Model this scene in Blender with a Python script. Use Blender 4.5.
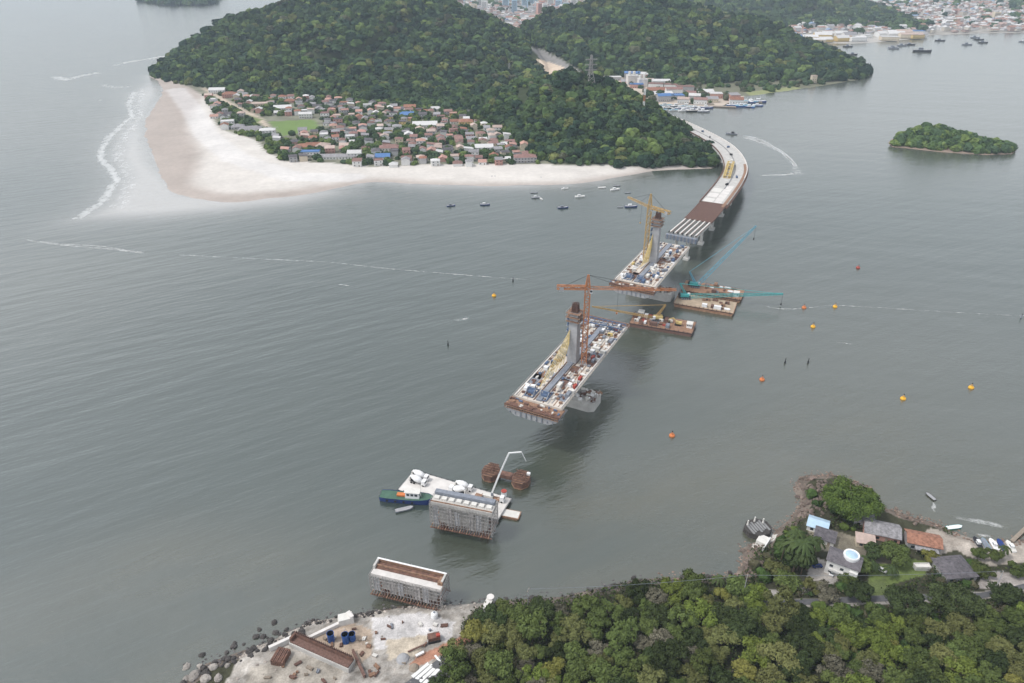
import bpy, math, random
import numpy as np
from mathutils import Vector, Matrix
random.seed(7); np.random.seed(7)
sin, cos, rad, PI = math.sin, math.cos, math.radians, math.pi
for _o in list(bpy.data.objects): bpy.data.objects.remove(_o)
SC = bpy.context.scene; COL = SC.collection
# ---------------------------------------------------------------- camera, sky, sun
F, H, CX, CY = 720.0, 230.0, 512.0, 341.5
TH = math.atan((CY + 60) / F); CT, ST = cos(TH), sin(TH)
cd = bpy.data.cameras.new("camera"); cam = bpy.data.objects.new("camera", cd); COL.objects.link(cam)
cam.location = (0, 0, H); cam.rotation_euler = (PI/2 - TH, 0, 0)
cd.sensor_width = 36; cd.lens = 36*F/1024; cd.clip_start = 1; cd.clip_end = 60000
SC.camera = cam
SUN_EL, SUN_AZ = rad(58), rad(-105)      # azimuth measured from +Y towards +X
wd = bpy.data.worlds.new("World"); SC.world = wd; wd.use_nodes = True
wn = wd.node_tree; wn.nodes.clear()
sky = wn.nodes.new('ShaderNodeTexSky'); sky.sky_type = 'NISHITA'; sky.sun_disc = False
sky.sun_elevation = SUN_EL; sky.sun_rotation = SUN_AZ; sky.air_density = 1.2; sky.dust_density = 1.5; sky.ozone_density = 1.0
hs = wn.nodes.new('ShaderNodeHueSaturation'); hs.inputs['Saturation'].default_value = 0.25
bg = wn.nodes.new('ShaderNodeBackground'); bg.inputs['Strength'].default_value = 0.135
wo = wn.nodes.new('ShaderNodeOutputWorld')
wn.links.new(sky.outputs[0], hs.inputs['Color']); wn.links.new(hs.outputs[0], bg.inputs['Color']); wn.links.new(bg.outputs[0], wo.inputs[0])
sl = bpy.data.lights.new("sun", 'SUN'); sl.energy = 1.15; sl.angle = rad(10); sl.color = (1, .965, .91)
so = bpy.data.objects.new("sun", sl); COL.objects.link(so)
sd = Vector((sin(SUN_AZ)*cos(SUN_EL), cos(SUN_AZ)*cos(SUN_EL), sin(SUN_EL)))
so.rotation_euler = sd.to_track_quat('Z', 'Y').to_euler()
SC.view_settings.view_transform = 'Standard'; SC.view_settings.look = 'None'
SC.view_settings.exposure = 0.78; SC.view_settings.gamma = 1.0; SC.view_settings.use_curve_mapping = False
SC.render.resolution_x = 1024; SC.render.resolution_y = 683

# ---------------------------------------------------------------- geometry of the view: points of the photo to world places
def ray(x, y):
    u = (x-CX)/F; v = (CY-y)/F
    return u, CT + v*ST, -ST + v*CT
def W(x, y, z=0.0):
    dx, dy, dz = ray(x, y); t = (z-H)/dz
    return Vector((dx*t, dy*t, z))
def RY(x, y, Y):
    dx, dy, dz = ray(x, y); t = Y/dy
    return Vector((dx*t, Y, H+dz*t))
def PXN(X, Y, Z):
    up = Y*ST + (Z-H)*CT; d = np.maximum(Y*CT - (Z-H)*ST, 1e-3)
    return CX + F*X/d, CY - F*up/d
def HG(X, Y, ypx):
    k = (CY-ypx)/F; return H + Y*(k*CT-ST)/(CT+k*ST)
def mpp(p):                       # metres per pixel at a point
    return (p[1]*CT - (p[2]-H)*ST)/F

# ---------------------------------------------------------------- materials
def lnk(nt, a, b): nt.links.new(a, b)
MATS = {}
def mat(name, c, rough=.8, var=.25, scale=.6, metal=0, bump=0, rnd=0.0, c2=None, alpha=None, spec=.3, stretch=None):
    if name in MATS: return MATS[name]
    m = bpy.data.materials.new(name); m.use_nodes = True; nt = m.node_tree; n = nt.nodes
    b = n['Principled BSDF']; b.inputs['Roughness'].default_value = rough; b.inputs['Metallic'].default_value = metal
    b.inputs['Specular IOR Level'].default_value = spec
    tc = n.new('ShaderNodeTexCoord'); nz = n.new('ShaderNodeTexNoise'); nz.inputs['Scale'].default_value = scale; nz.inputs['Detail'].default_value = 6
    nz.inputs['Roughness'].default_value = .65
    if stretch:
        mp = n.new('ShaderNodeMapping'); mp.inputs['Scale'].default_value = stretch; lnk(nt, tc.outputs['Object'], mp.inputs[0]); lnk(nt, mp.outputs[0], nz.inputs['Vector'])
    else: lnk(nt, tc.outputs['Object'], nz.inputs['Vector'])
    cr = n.new('ShaderNodeValToRGB'); c2 = c2 or tuple(x*(1-var) for x in c); c1 = tuple(min(1, x*(1+var*.5)) for x in c)
    cr.color_ramp.elements[0].position = .3; cr.color_ramp.elements[1].position = .7
    cr.color_ramp.elements[0].color = (*c2, 1); cr.color_ramp.elements[1].color = (*c1, 1)
    lnk(nt, nz.outputs['Fac'], cr.inputs[0]); out = cr.outputs[0]
    if rnd:
        oi = n.new('ShaderNodeObjectInfo'); mr = n.new('ShaderNodeMapRange'); mr.inputs[3].default_value = 1-rnd; mr.inputs[4].default_value = 1+rnd
        lnk(nt, oi.outputs['Random'], mr.inputs[0]); h = n.new('ShaderNodeHueSaturation'); lnk(nt, mr.outputs[0], h.inputs['Value']); lnk(nt, out, h.inputs['Color'])
        mr2 = n.new('ShaderNodeMapRange'); mr2.inputs[3].default_value = .5-rnd*.045; mr2.inputs[4].default_value = .5+rnd*.02
        mu = n.new('ShaderNodeMath'); mu.operation = 'FRACT'; mm = n.new('ShaderNodeMath'); mm.operation = 'MULTIPLY'; mm.inputs[1].default_value = 7.31
        lnk(nt, oi.outputs['Random'], mm.inputs[0]); lnk(nt, mm.outputs[0], mu.inputs[0]); lnk(nt, mu.outputs[0], mr2.inputs[0]); lnk(nt, mr2.outputs[0], h.inputs['Hue'])
        out = h.outputs[0]
    lnk(nt, out, b.inputs['Base Color'])
    if bump:
        bp = n.new('ShaderNodeBump'); bp.inputs['Strength'].default_value = bump; bp.inputs['Distance'].default_value = .3
        lnk(nt, nz.outputs['Fac'], bp.inputs['Height']); lnk(nt, bp.outputs[0], b.inputs['Normal'])
    MATS[name] = m; return m
def attr_mat(name, attr, rough=.9, nscale=.15, nvar=.35, fine=1.3):
    m = bpy.data.materials.new(name); m.use_nodes = True; nt = m.node_tree; n = nt.nodes; b = n['Principled BSDF']
    b.inputs['Roughness'].default_value = rough; b.inputs['Specular IOR Level'].default_value = .04
    a = n.new('ShaderNodeAttribute'); a.attribute_name = attr
    tc = n.new('ShaderNodeTexCoord'); nz = n.new('ShaderNodeTexNoise'); nz.inputs['Scale'].default_value = nscale; nz.inputs['Detail'].default_value = 8; nz.inputs['Roughness'].default_value = .7
    lnk(nt, tc.outputs['Object'], nz.inputs['Vector'])
    mr = n.new('ShaderNodeMapRange'); mr.inputs[1].default_value = .3; mr.inputs[2].default_value = .7; mr.inputs[3].default_value = 1-nvar; mr.inputs[4].default_value = 1+nvar
    lnk(nt, nz.outputs['Fac'], mr.inputs[0])
    nz2 = n.new('ShaderNodeTexNoise'); nz2.inputs['Scale'].default_value = fine; nz2.inputs['Detail'].default_value = 4; lnk(nt, tc.outputs['Object'], nz2.inputs['Vector'])
    mr2 = n.new('ShaderNodeMapRange'); mr2.inputs[1].default_value = .3; mr2.inputs[2].default_value = .7; mr2.inputs[3].default_value = 1-nvar*.5; mr2.inputs[4].default_value = 1+nvar*.5
    lnk(nt, nz2.outputs['Fac'], mr2.inputs[0]); mu = n.new('ShaderNodeMath'); mu.operation = 'MULTIPLY'; lnk(nt, mr.outputs[0], mu.inputs[0]); lnk(nt, mr2.outputs[0], mu.inputs[1])
    h = n.new('ShaderNodeHueSaturation'); lnk(nt, a.outputs['Color'], h.inputs['Color']); lnk(nt, mu.outputs[0], h.inputs['Value']); lnk(nt, h.outputs[0], b.inputs['Base Color'])
    return m
M = lambda k: MATS[k]
for k, c, r, kw in [
    ('concrete', (.50,.485,.46), .85, dict(var=.22, scale=.25, bump=.2)), ('concrete_pale', (.66,.63,.60), .85, dict(var=.2, scale=.2)),
    ('concrete_dark', (.25,.25,.25), .9, dict(var=.3, scale=.3)), ('concrete_grey', (.36,.36,.37), .85, dict(var=.25, scale=.3)),
    ('cream_deck', (.62,.56,.49), .9, dict(var=.3, scale=.22)), ('rust', (.19,.10,.07), .85, dict(var=.5, scale=.7, c2=(.07,.045,.04))),
    ('rebar', (.17,.10,.08), .85, dict(var=.5, scale=1.2)), ('timber', (.30,.18,.12), .85, dict(var=.5, scale=.8)),
    ('crane_orange', (.46,.19,.085), .6, dict(var=.3)), ('crane_yellow', (.48,.32,.13), .6, dict(var=.25)), ('yellow', (.60,.46,.19), .6, dict(var=.2)),
    ('teal', (.07,.38,.38), .5, dict(var=.25)), ('sky_blue', (.14,.36,.47), .5, dict(var=.2)), ('form_blue', (.10,.15,.25), .6, dict(var=.35)),
    ('steel_grey', (.23,.25,.29), .6, dict(var=.3)), ('white', (.78,.78,.78), .5, dict(var=.08)), ('offwhite', (.66,.64,.60), .7, dict(var=.15)),
    ('black', (.025,.025,.028), .6, dict(var=.3)), ('glass', (.04,.05,.06), .15, dict(var=.3, spec=.6)), ('barge_orange', (.33,.19,.12), .8, dict(var=.45, scale=.4)),
    ('barge_tan', (.42,.33,.24), .85, dict(var=.3, scale=.3)), ('hull_blue', (.02,.05,.20), .5, dict(var=.2)), ('deck_green', (.07,.14,.10), .6, dict(var=.25)),
    ('red', (.38,.07,.05), .5, dict(var=.2)), ('orange', (.60,.19,.06), .6, dict(var=.15)), ('buoy_yellow', (.80,.42,.03), .5, dict(var=.12)),
    ('tank_blue', (.03,.10,.33), .5, dict(var=.2)), ('asphalt', (.11,.11,.115), .9, dict(var=.25)), ('paint', (.75,.75,.73), .8, dict(var=.1)),
    ('scaffold', (.36,.34,.33), .7, dict(var=.45)), ('trunk', (.16,.12,.09), .9, dict(var=.4, scale=2)), ('wood', (.30,.25,.20), .9, dict(var=.3)),
    ('rock_dark', (.075,.068,.064), .9, dict(var=.5, scale=1.1, bump=.5, rnd=.25)), ('rock_pale', (.34,.31,.28), .9, dict(var=.4, scale=1.0, bump=.5, rnd=.2)),
    ('rock_red', (.19,.15,.125), .9, dict(var=.5, scale=1.0, bump=.5, rnd=.25)),
    ('roof_terracotta', (.31,.155,.105), .9, dict(var=.55, scale=.8, rnd=.15)), ('roof_pink', (.46,.27,.22), .9, dict(var=.3, scale=.5, rnd=.15)),
    ('roof_brown', (.25,.15,.13), .9, dict(var=.35, scale=.5, rnd=.15)), ('roof_grey', (.30,.29,.30), .9, dict(var=.55, scale=.8, rnd=.15)),
    ('roof_white', (.58,.57,.56), .8, dict(var=.15, scale=.5, rnd=.08)), ('roof_blue', (.09,.19,.40), .7, dict(var=.2, scale=.5)), ('roof_dark', (.13,.12,.13), .9, dict(var=.55, scale=.8, rnd=.15)),
    ('roof_palepink', (.47,.37,.32), .9, dict(var=.25, scale=.5, rnd=.12)), ('roof_lightblue', (.42,.56,.68), .7, dict(var=.15)),
    ('wall_white', (.70,.69,.67), .85, dict(var=.12, rnd=.06)), ('wall_cream', (.60,.52,.40), .85, dict(var=.15, rnd=.08)), ('wall_grey', (.42,.41,.41), .85, dict(var=.2, rnd=.1)),
    ('wall_pink', (.52,.30,.25), .85, dict(var=.2, rnd=.1)), ('wall_yellow', (.60,.45,.20), .85, dict(var=.15)),
    ('leaf_dark', (.050,.070,.027), .9, dict(spec=.04, var=.45, scale=.35, rnd=.28)), ('leaf_mid', (.102,.135,.042), .9, dict(spec=.04, var=.4, scale=.35, rnd=.28)),
    ('leaf_olive', (.145,.155,.058), .9, dict(spec=.04, var=.4, scale=.35, rnd=.25)), ('leaf_bright', (.155,.200,.045), .9, dict(spec=.04, var=.4, scale=.35, rnd=.22)),
    ('leaf_dry', (.170,.160,.115), .9, dict(spec=.04, var=.4, scale=.4, rnd=.25)), ('leaf_yellow', (.200,.200,.055), .9, dict(spec=.04, var=.4, scale=.35, rnd=.2)),
    ('leaf_vivid', (.105,.148,.034), .9, dict(spec=.04, var=.5, scale=.25, c2=(.045,.075,.02))), ('palm_leaf', (.06,.085,.032), .9, dict(spec=.04, var=.35, rnd=.25)),
    ]: mat(k, c, r, **kw)

# ---------------------------------------------------------------- object helpers
REG = []
def thing(name, label, cat, loc=(0,0,0), rz=0, group=None):
    o = bpy.data.objects.new(name, None); COL.objects.link(o); o.empty_display_size = .5
    o.location = loc; o.rotation_euler = (0, 0, rz); return tag(o, label, cat, group)
def tag(o, label, cat, group=None):
    o['label'] = label; o['category'] = cat
    if group: o['group'] = group
    REG.append(o); return o
def struct(o, kind='structure'):
    o['kind'] = kind; return o
class MB:
    def __init__(s): s.v = []; s.f = []; s.m = []; s.mats = []
    def mi(s, m):
        if m is None: return 0
        if m not in s.mats: s.mats.append(m)
        return s.mats.index(m)
    def add(s, vs, fs, m=None):
        b = len(s.v); s.v += [tuple(p) for p in vs]; k = s.mi(m)
        for f in fs: s.f.append(tuple(b+i for i in f)); s.m.append(k)
    def box(s, c, d, rz=0, m=None, top=1.0):
        x, y, z = c; a, b, h = d[0]/2, d[1]/2, d[2]/2; cs, sn = cos(rz), sin(rz); vs = []
        for zz, k in ((-h, 1.0), (h, top)):
            for sx, sy in ((-1,-1),(1,-1),(1,1),(-1,1)):
                px, py = sx*a*k, sy*b*k; vs.append((x+px*cs-py*sn, y+px*sn+py*cs, z+zz))
        s.add(vs, [(3,2,1,0),(4,5,6,7),(0,1,5,4),(1,2,6,5),(2,3,7,6),(3,0,4,7)], m); return s
    def bar(s, p0, p1, w, h=None, m=None):
        p0, p1 = Vector(p0), Vector(p1); d = p1-p0
        if d.length < 1e-5: return s
        h = h or w; d.normalize(); r = Vector((0,0,1)) if abs(d.z) < .95 else Vector((0,1,0))
        u = d.cross(r).normalized(); t = u.cross(d)
        vs = [p+u*a*w/2+t*b*h/2 for p in (p0, p1) for a, b in ((-1,-1),(1,-1),(1,1),(-1,1))]
        s.add(vs, [(3,2,1,0),(4,5,6,7),(0,1,5,4),(1,2,6,5),(2,3,7,6),(3,0,4,7)], m); return s
    def cyl(s, p0, p1, r0, r1=None, n=10, m=None, cap=True):
        p0, p1 = Vector(p0), Vector(p1); r1 = r0 if r1 is None else r1; d = (p1-p0).normalized()
        r = Vector((0,0,1)) if abs(d.z) < .95 else Vector((0,1,0)); u = d.cross(r).normalized(); t = u.cross(d)
        vs = [p+(u*cos(2*PI*i/n)+t*sin(2*PI*i/n))*q for p, q in ((p0, r0), (p1, r1)) for i in range(n)]
        fs = [(i, (i+1) % n, n+(i+1) % n, n+i) for i in range(n)]
        if cap: fs += [tuple(range(n))[::-1], tuple(range(n, 2*n))]
        s.add(vs, fs, m); return s
    def lathe(s, prof, n=12, c=(0,0,0), m=None):
        vs = [(c[0]+r*cos(2*PI*i/n), c[1]+r*sin(2*PI*i/n), c[2]+z) for r, z in prof for i in range(n)]
        fs = [(k*n+i, k*n+(i+1) % n, (k+1)*n+(i+1) % n, (k+1)*n+i) for k in range(len(prof)-1) for i in range(n)]
        s.add(vs, fs, m); return s
    def prism(s, poly, z0, z1, m=None):
        n = len(poly); ar = sum(poly[i][0]*poly[(i+1) % n][1]-poly[(i+1) % n][0]*poly[i][1] for i in range(n))
        if ar < 0: poly = poly[::-1]
        vs = [(p[0], p[1], z0) for p in poly]+[(p[0], p[1], z1) for p in poly]
        s.add(vs, [tuple(range(n))[::-1], tuple(range(n, 2*n))]+[(i, (i+1) % n, n+(i+1) % n, n+i) for i in range(n)], m); return s
    def truss(s, p0, p1, w0, w1=None, bays=8, t=.2, m=None, tri=False):
        p0, p1 = Vector(p0), Vector(p1); w1 = w0 if w1 is None else w1; d = (p1-p0).normalized()
        r = Vector((0,0,1)) if abs(d.z) < .95 else Vector((0,1,0)); u = d.cross(r).normalized(); q = u.cross(d)
        cor = ((-1,-1),(1,-1),(1,1),(-1,1)) if not tri else ((-1,-.7),(1,-.7),(0,.9))
        R = []
        for i in range(bays+1):
            p = p0.lerp(p1, i/bays); w = (w0+(w1-w0)*i/bays)/2; R.append([p+u*a*w+q*b*w for a, b in cor])
        k = len(cor)
        for j in range(k): s.bar(R[0][j], R[-1][j], t, m=m)
        for i in range(bays):
            for j in range(k):
                a, b = (j, (j+1) % k) if i % 2 else ((j+1) % k, j)
                s.bar(R[i][a], R[i+1][b], t*.7, m=m); s.bar(R[i+1][j], R[i+1][(j+1) % k], t*.6, m=m)
        return s
    def build(s, name, m=None, parent=None, loc=None, rz=0, smooth=False):
        me = bpy.data.meshes.new(name); me.from_pydata(s.v, [], s.f)
        ms = s.mats or [m]
        for q in ms: me.materials.append(MATS[q] if isinstance(q, str) else q)
        if len(s.mats) > 1: me.polygons.foreach_set('material_index', s.m)
        if smooth: me.polygons.foreach_set('use_smooth', [True]*len(me.polygons))
        o = bpy.data.objects.new(name, me); COL.objects.link(o)
        if parent: o.parent = parent
        if loc is not None: o.location = loc
        if rz: o.rotation_euler = (0, 0, rz)
        return o
def np_mesh(name, v, f, m, cols=None, attr='tint', smooth=False, extra=None):
    me = bpy.data.meshes.new(name); v = np.asarray(v, np.float32); f = np.asarray(f, np.int32); k = f.shape[1]
    me.vertices.add(len(v)); me.vertices.foreach_set('co', v.ravel()); me.loops.add(f.size); me.loops.foreach_set('vertex_index', f.ravel())
    me.polygons.add(len(f)); me.polygons.foreach_set('loop_start', np.arange(0, f.size, k, dtype=np.int32))
    me.update(calc_edges=True)
    if cols is not None:
        a = me.color_attributes.new(attr, 'FLOAT_COLOR', 'POINT'); c = np.ones((len(v), 4), np.float32); c[:, :3] = cols; a.data.foreach_set('color', c.ravel())
    for nm, arr in (extra or {}).items():
        a = me.attributes.new(nm, 'FLOAT', 'POINT'); a.data.foreach_set('value', np.asarray(arr, np.float32))
    me.polygons.foreach_set('use_smooth', [smooth]*len(f)); me.materials.append(MATS[m] if isinstance(m, str) else m)
    o = bpy.data.objects.new(name, me); COL.objects.link(o); return o
def kids(o): return [c for c in COL.objects if c.parent == o]
def dup(root, ch, loc, rz=0, sc=1.0, label=None, tree=None):
    r = root.copy(); COL.objects.link(r); r.location = loc; r.rotation_euler = (0, 0, rz); r.scale = (sc, sc, sc) if not hasattr(sc, '__len__') else sc
    if label: r['label'] = label
    REG.append(r)
    for c, gs in ch:
        k = c.copy(); COL.objects.link(k); k.parent = r
        for g in gs: q = g.copy(); COL.objects.link(q); q.parent = k
    return r
def family(root):                       # [(child, [grandchildren])]
    al = list(COL.objects); return [(c, [g for g in al if g.parent == c]) for c in al if c.parent == root]
def inpoly(X, Y, poly):
    X = np.asarray(X); Y = np.asarray(Y); r = np.zeros(X.shape, bool); n = len(poly)
    for i in range(n):
        x0, y0 = poly[i][0], poly[i][1]; x1, y1 = poly[(i+1) % n][0], poly[(i+1) % n][1]
        if y0 == y1: continue
        c = ((y0 > Y) != (y1 > Y)) & (X < (x1-x0)*(Y-y0)/(y1-y0)+x0); r ^= c
    return r
def dline(X, Y, pts, closed=False, vals=None):
    best = np.full(X.shape, 1e9); bv = np.zeros(X.shape); n = len(pts)
    for i in range(n if closed else n-1):
        a, b = pts[i], pts[(i+1) % n]; dx, dy = b[0]-a[0], b[1]-a[1]; L = dx*dx+dy*dy+1e-9
        t = np.clip(((X-a[0])*dx+(Y-a[1])*dy)/L, 0, 1); d = np.hypot(X-a[0]-t*dx, Y-a[1]-t*dy); k = d < best
        best = np.where(k, d, best)
        if vals is not None: bv = np.where(k, vals[i]+(vals[(i+1) % n]-vals[i])*t, bv)
    return (best, bv) if vals is not None else best
_ph = np.random.RandomState(3).rand(64, 3)
def fbm(X, Y, wl, oct=4, seed=0):
    r = 0; amp = 1; tot = 0
    for o in range(oct):
        for k in range(4):
            p = _ph[(seed*7+o*4+k) % 64]; a = p[0]*2*PI; w = wl*(.7+.6*p[1])
            r = r+amp*np.sin((X*cos(a)+Y*sin(a))*2*PI/w+p[2]*50+1.3*np.sin((X*sin(a)-Y*cos(a))*2*PI/w*.7+k))
        tot += 4*amp*.6; amp *= .5; wl *= .5
    return r/tot
sstep = lambda t: np.clip(t, 0, 1)**2*(3-2*np.clip(t, 0, 1))
def poly_px(pts, z=0): return [tuple(W(x, y, z)[:2]) for x, y in pts]
# ================================================================ COASTS
COAST_N = poly_px([(150,76),(160,83),(164,94),(150,112),(144,128),(149,150),(162,175),(167,190),(185,198),(230,203),(290,197),(330,190),(372,181),(430,185),(500,186),
  (560,185),(600,181),(635,174),(650,171),(690,169),(714,168),(722,161),(717,148),(704,132),(688,121),(668,115),(660,108),(662,104),(700,106),(720,107),(728,103),(736,98),(748,96),
  (795,90),(832,84),(852,81),(866,78),(869,74),(860,66),(835,58),(812,50),(806,44),(812,42),(840,44),(872,43),(903,40),(925,38),(925,35),(945,35),(985,33),(1030,33),(1120,31),(1300,24)])
COAST_N += [(4200, 2600), (9000, 3000), (9000, 14000), (-3000, 14000)] + poly_px([(120,-28),(150,-12),(135,-4),(140,3),(170,7),(215,8),(250,10),(300,14)]) + poly_px([(262,30),(215,42),(168,62)])
def chaikin(P, it=2):
    for _ in range(it):
        Q = []
        for i in range(len(P)):
            a, b_ = P[i], P[(i+1) % len(P)]; Q += [(a[0]*.75+b_[0]*.25, a[1]*.75+b_[1]*.25), (a[0]*.25+b_[0]*.75, a[1]*.25+b_[1]*.75)]
        P = Q
    return P
COAST_NS = chaikin(COAST_N)
VEG_N = poly_px([(152,75),(168,80),(190,88),(205,98),(212,112),(215,125),(226,133),(258,142),(266,152),(282,163),(330,165),(372,168),(440,166),(520,166),(640,168),(722,167),(740,150),(700,110),(900,60),(1300,20)])+[(9000,3000),(9000,14000),(-3000,14000)]+poly_px([(160,-12),(160,2),(200,5),(270,4),(320,18),(262,32),(218,43),(172,62)])
COAST_S = poly_px([(120,760),(168,705),(182,686),(205,664),(250,648),(272,641),(285,633),(312,622),(350,615),(372,612),(400,606),(440,606),(480,604),(500,600),(525,599),(560,597),(585,591),(600,588),(640,579),
  (700,577),(735,575),(742,562),(743,548),(752,543),(768,541),(776,530),(792,517),(801,502),(793,490),(797,480),(806,475),(832,474),(868,486),(880,505),(900,514),(935,523),(952,532),(975,539),(1012,541),(1060,532),(1130,520),(1300,500)])
COAST_S += [(700, 60), (700, -200), (-300, -200), (-260, 60)]
ISLAND = poly_px([(888,143),(892,139),(905,138),(930,139),(970,143),(1000,146),(1017,150),(1012,154),(985,155),(940,152),(905,148),(892,147)])

def seg_hill(foot, ridges, X, Y, pw=.8, warp=25):
    Xw = X+warp*fbm(X, Y, 160, 3, 1); Yw = Y+warp*fbm(X, Y, 160, 3, 2)
    ins = inpoly(X, Y, foot); de = dline(X, Y, foot, True); best = np.zeros(X.shape)
    for rd in ridges:
        dr, hv = dline(Xw, Yw, [(p[0], p[1]) for p in rd], False, [p[2] for p in rd])
        t = de/(de+dr+1e-6); best = np.maximum(best, hv*sstep(t)**pw*.35+hv*np.power(t, pw)*.65)
    return np.where(ins, best, 0)
T = 7.0  # crown height left below the outlines
def rp(x, y, Yd): p = RY(x, y, Yd); return (p[0], p[1], max(2.0, p[2]-T))
H1F = poly_px([(150,77),(172,84),(192,86),(215,92),(250,97),(300,98),(345,101),(400,106),(440,112),(462,116),(490,100),(520,90),(545,84),(550,66),(530,45)])+poly_px([(470,20),(380,14),(285,14),(255,30),(208,43),(165,62)])
H1R = [[rp(163,68,1530), rp(185,52,1580), rp(207,33,1640), rp(240,17,1720), rp(280,2,1760), rp(320,-12,1780), rp(380,-14,1790), rp(430,-8,1780), rp(470,10,1740), rp(500,24,1680), rp(525,42,1600), rp(545,62,1500)],
       [rp(330,-5,1760), rp(345,30,1520), rp(350,70,1350), rp(360,92,1280)], [rp(450,2,1750), rp(430,50,1450), rp(425,85,1300)], [rp(240,20,1700), rp(235,50,1520), rp(230,80,1360)]]
H2F = poly_px([(500,62),(540,72),(570,78),(610,80),(650,84),(700,86),(750,83),(790,82),(830,82),(862,79),(869,74),(862,66),(835,57),(808,48),(740,40),(620,36),(520,40)])
H2R = [[rp(497,30,1900), rp(520,22,1900), rp(560,8,1900), rp(600,-4,1880), rp(640,-7,1860), rp(680,3,1830), rp(720,12,1800), rp(760,22,1760), rp(800,38,1700), rp(830,50,1640), rp(855,61,1590), rp(866,70,1550)],
       [rp(640,-5,1860), rp(655,35,1650), rp(660,70,1520)], [rp(740,16,1790), rp(735,45,1600), rp(725,72,1510)], [rp(560,8,1900), rp(580,45,1640)]]
H3F = poly_px([(455,119),(478,124),(500,132),(520,145),(535,160),(560,167),(600,168),(640,170),(690,168),(713,168),(722,161),(714,152),(697,143),(676,130),(655,114),(625,101),(590,94),(560,90),(520,94),(480,104)])
H3R = [[rp(462,112,1130), rp(480,98,1140), rp(505,90,1130), rp(530,84,1110), rp(555,73,1080), rp(575,67,1060), rp(600,80,1040), rp(622,91,1010), rp(645,106,975), rp(664,121,935), rp(680,136,905), rp(700,149,880), rp(714,157,865)],
       [rp(575,72,1050), rp(565,110,960), rp(560,140,890)], [rp(625,92,1010), rp(625,130,900)]]
H4F = poly_px([(640,30),(700,33),(760,30),(820,28),(870,29),(915,31),(918,26),(880,10),(760,0),(660,0)])
H4R = [[rp(670,8,2700), rp(705,2,2750), rp(740,-10,2800), rp(780,-14,2800), rp(820,-6,2780), rp(850,6,2700), rp(880,14,2600), rp(905,22,2480), rp(915,27,2400)]]
H5F = poly_px([(140,2),(165,6),(200,6),(215,4),(225,-10),(170,-20),(140,-10)])
H5R = [[rp(144,-1,3350), rp(165,-8,3450), rp(190,-10,3500), rp(210,-2,3400)]]
HILLS = [(H1F, H1R, .75, 28), (H2F, H2R, .75, 28), (H3F, H3R, .7, 14), (H4F, H4R, .7, 20), (H5F, H5R, .7, 10)]
def land_n(X, Y):
    ins = inpoly(X, Y, COAST_NS); d = dline(X, Y, COAST_NS, True); sd = np.where(ins, d, -d)+3.0*fbm(X, Y, 70, 3, 1)*(Y < 1500)
    h = np.where(sd < 0, np.maximum(sd*.06, -5), np.minimum(sd*.03, 2.6)+.02)
    hh = np.zeros(X.shape)
    for f, r, p, w in HILLS: hh = np.maximum(hh, seg_hill(f, r, X, Y, p, w))
    rough = np.clip(hh/30, 0, 1)*(4.5*fbm(X, Y, 75, 3, 5)-5*np.abs(fbm(X, Y, 260, 2, 7)))
    return h+np.where(hh > 0, np.maximum(hh+rough, 0), 0), sd, hh
gx = np.concatenate([np.arange(-900, 640, 5.0), np.arange(640, 2400, 14.0), np.arange(2400, 9001, 220)])
gy = np.concatenate([np.arange(630, 1560, 5.0), np.arange(1560, 3600, 13.0), np.arange(3600, 13900, 200)])
GX, GY = np.meshgrid(gx, gy); GH, GSD, GHH = land_n(GX, GY)
def samp(X, Y):                       # bilinear ground height of the far shore
    X = np.asarray(X, float); Y = np.asarray(Y, float)
    i = np.clip(np.searchsorted(gx, X)-1, 0, len(gx)-2); j = np.clip(np.searchsorted(gy, Y)-1, 0, len(gy)-2)
    tx = np.clip((X-gx[i])/(gx[i+1]-gx[i]), 0, 1); ty = np.clip((Y-gy[j])/(gy[j+1]-gy[j]), 0, 1)
    return GH[j, i]*(1-tx)*(1-ty)+GH[j, i+1]*tx*(1-ty)+GH[j+1, i]*(1-tx)*ty+GH[j+1, i+1]*tx*ty
def isamp(A, X, Y):
    i = np.clip(np.searchsorted(gx, X), 0, len(gx)-1); j = np.clip(np.searchsorted(gy, Y), 0, len(gy)-1); return A[j, i]
def col(c): return np.array(c, float)
PXX, PXY = PXN(GX, GY, GH)
C = np.zeros(GX.shape+(3,)); C[:] = col((.17,.17,.12))
inveg = inpoly(GX, GY, VEG_N); sand = ~inveg & (GY < 1700) & (GX < 400)
n1 = fbm(GX, GY, 55, 4, 3)[..., None]
dry = col((.59,.555,.515))*(1+.04*n1); wet = col((.40,.35,.315))
C[sand] = dry[sand]
wl_ = 9+16*sstep((-GX-60)/260)+(30+4*n1[..., 0])*sstep((-GX-250)/160)*sstep((GY-730)/170)          # the wide wet flat of the spit
wl_ = wl_+12*sstep((-GX-440)/80)
wk = (1-sstep((GSD-wl_+12)/26))[..., None]; C = np.where(sand[..., None], C*(1-wk)+wet*wk, C)
strk = (np.abs(dline(GX, GY, poly_px([(176,90),(192,110),(205,135),(235,160),(290,178),(350,178)]))) < 16) & sand
C[strk] = C[strk]*.6+col((.66,.65,.65))*.4
fg = inveg & (GHH > 1) & (GY < 4000); C[fg] = col((.045,.058,.03))
tw = inveg & (GHH <= 1) & (GY > 1700); C[tw] = (col((.33,.31,.28))*(1+.25*n1))[tw]
farg = (GY > 5200); C[farg] = (col((.12,.14,.10))*(1+.2*n1))[farg]
vil = inveg & (GHH <= 1) & (GY < 1400) & (GX < 80); C[vil] = (col((.20,.20,.15))*(1+.35*fbm(GX, GY, 40, 4, 9)[..., None]))[vil]
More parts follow.
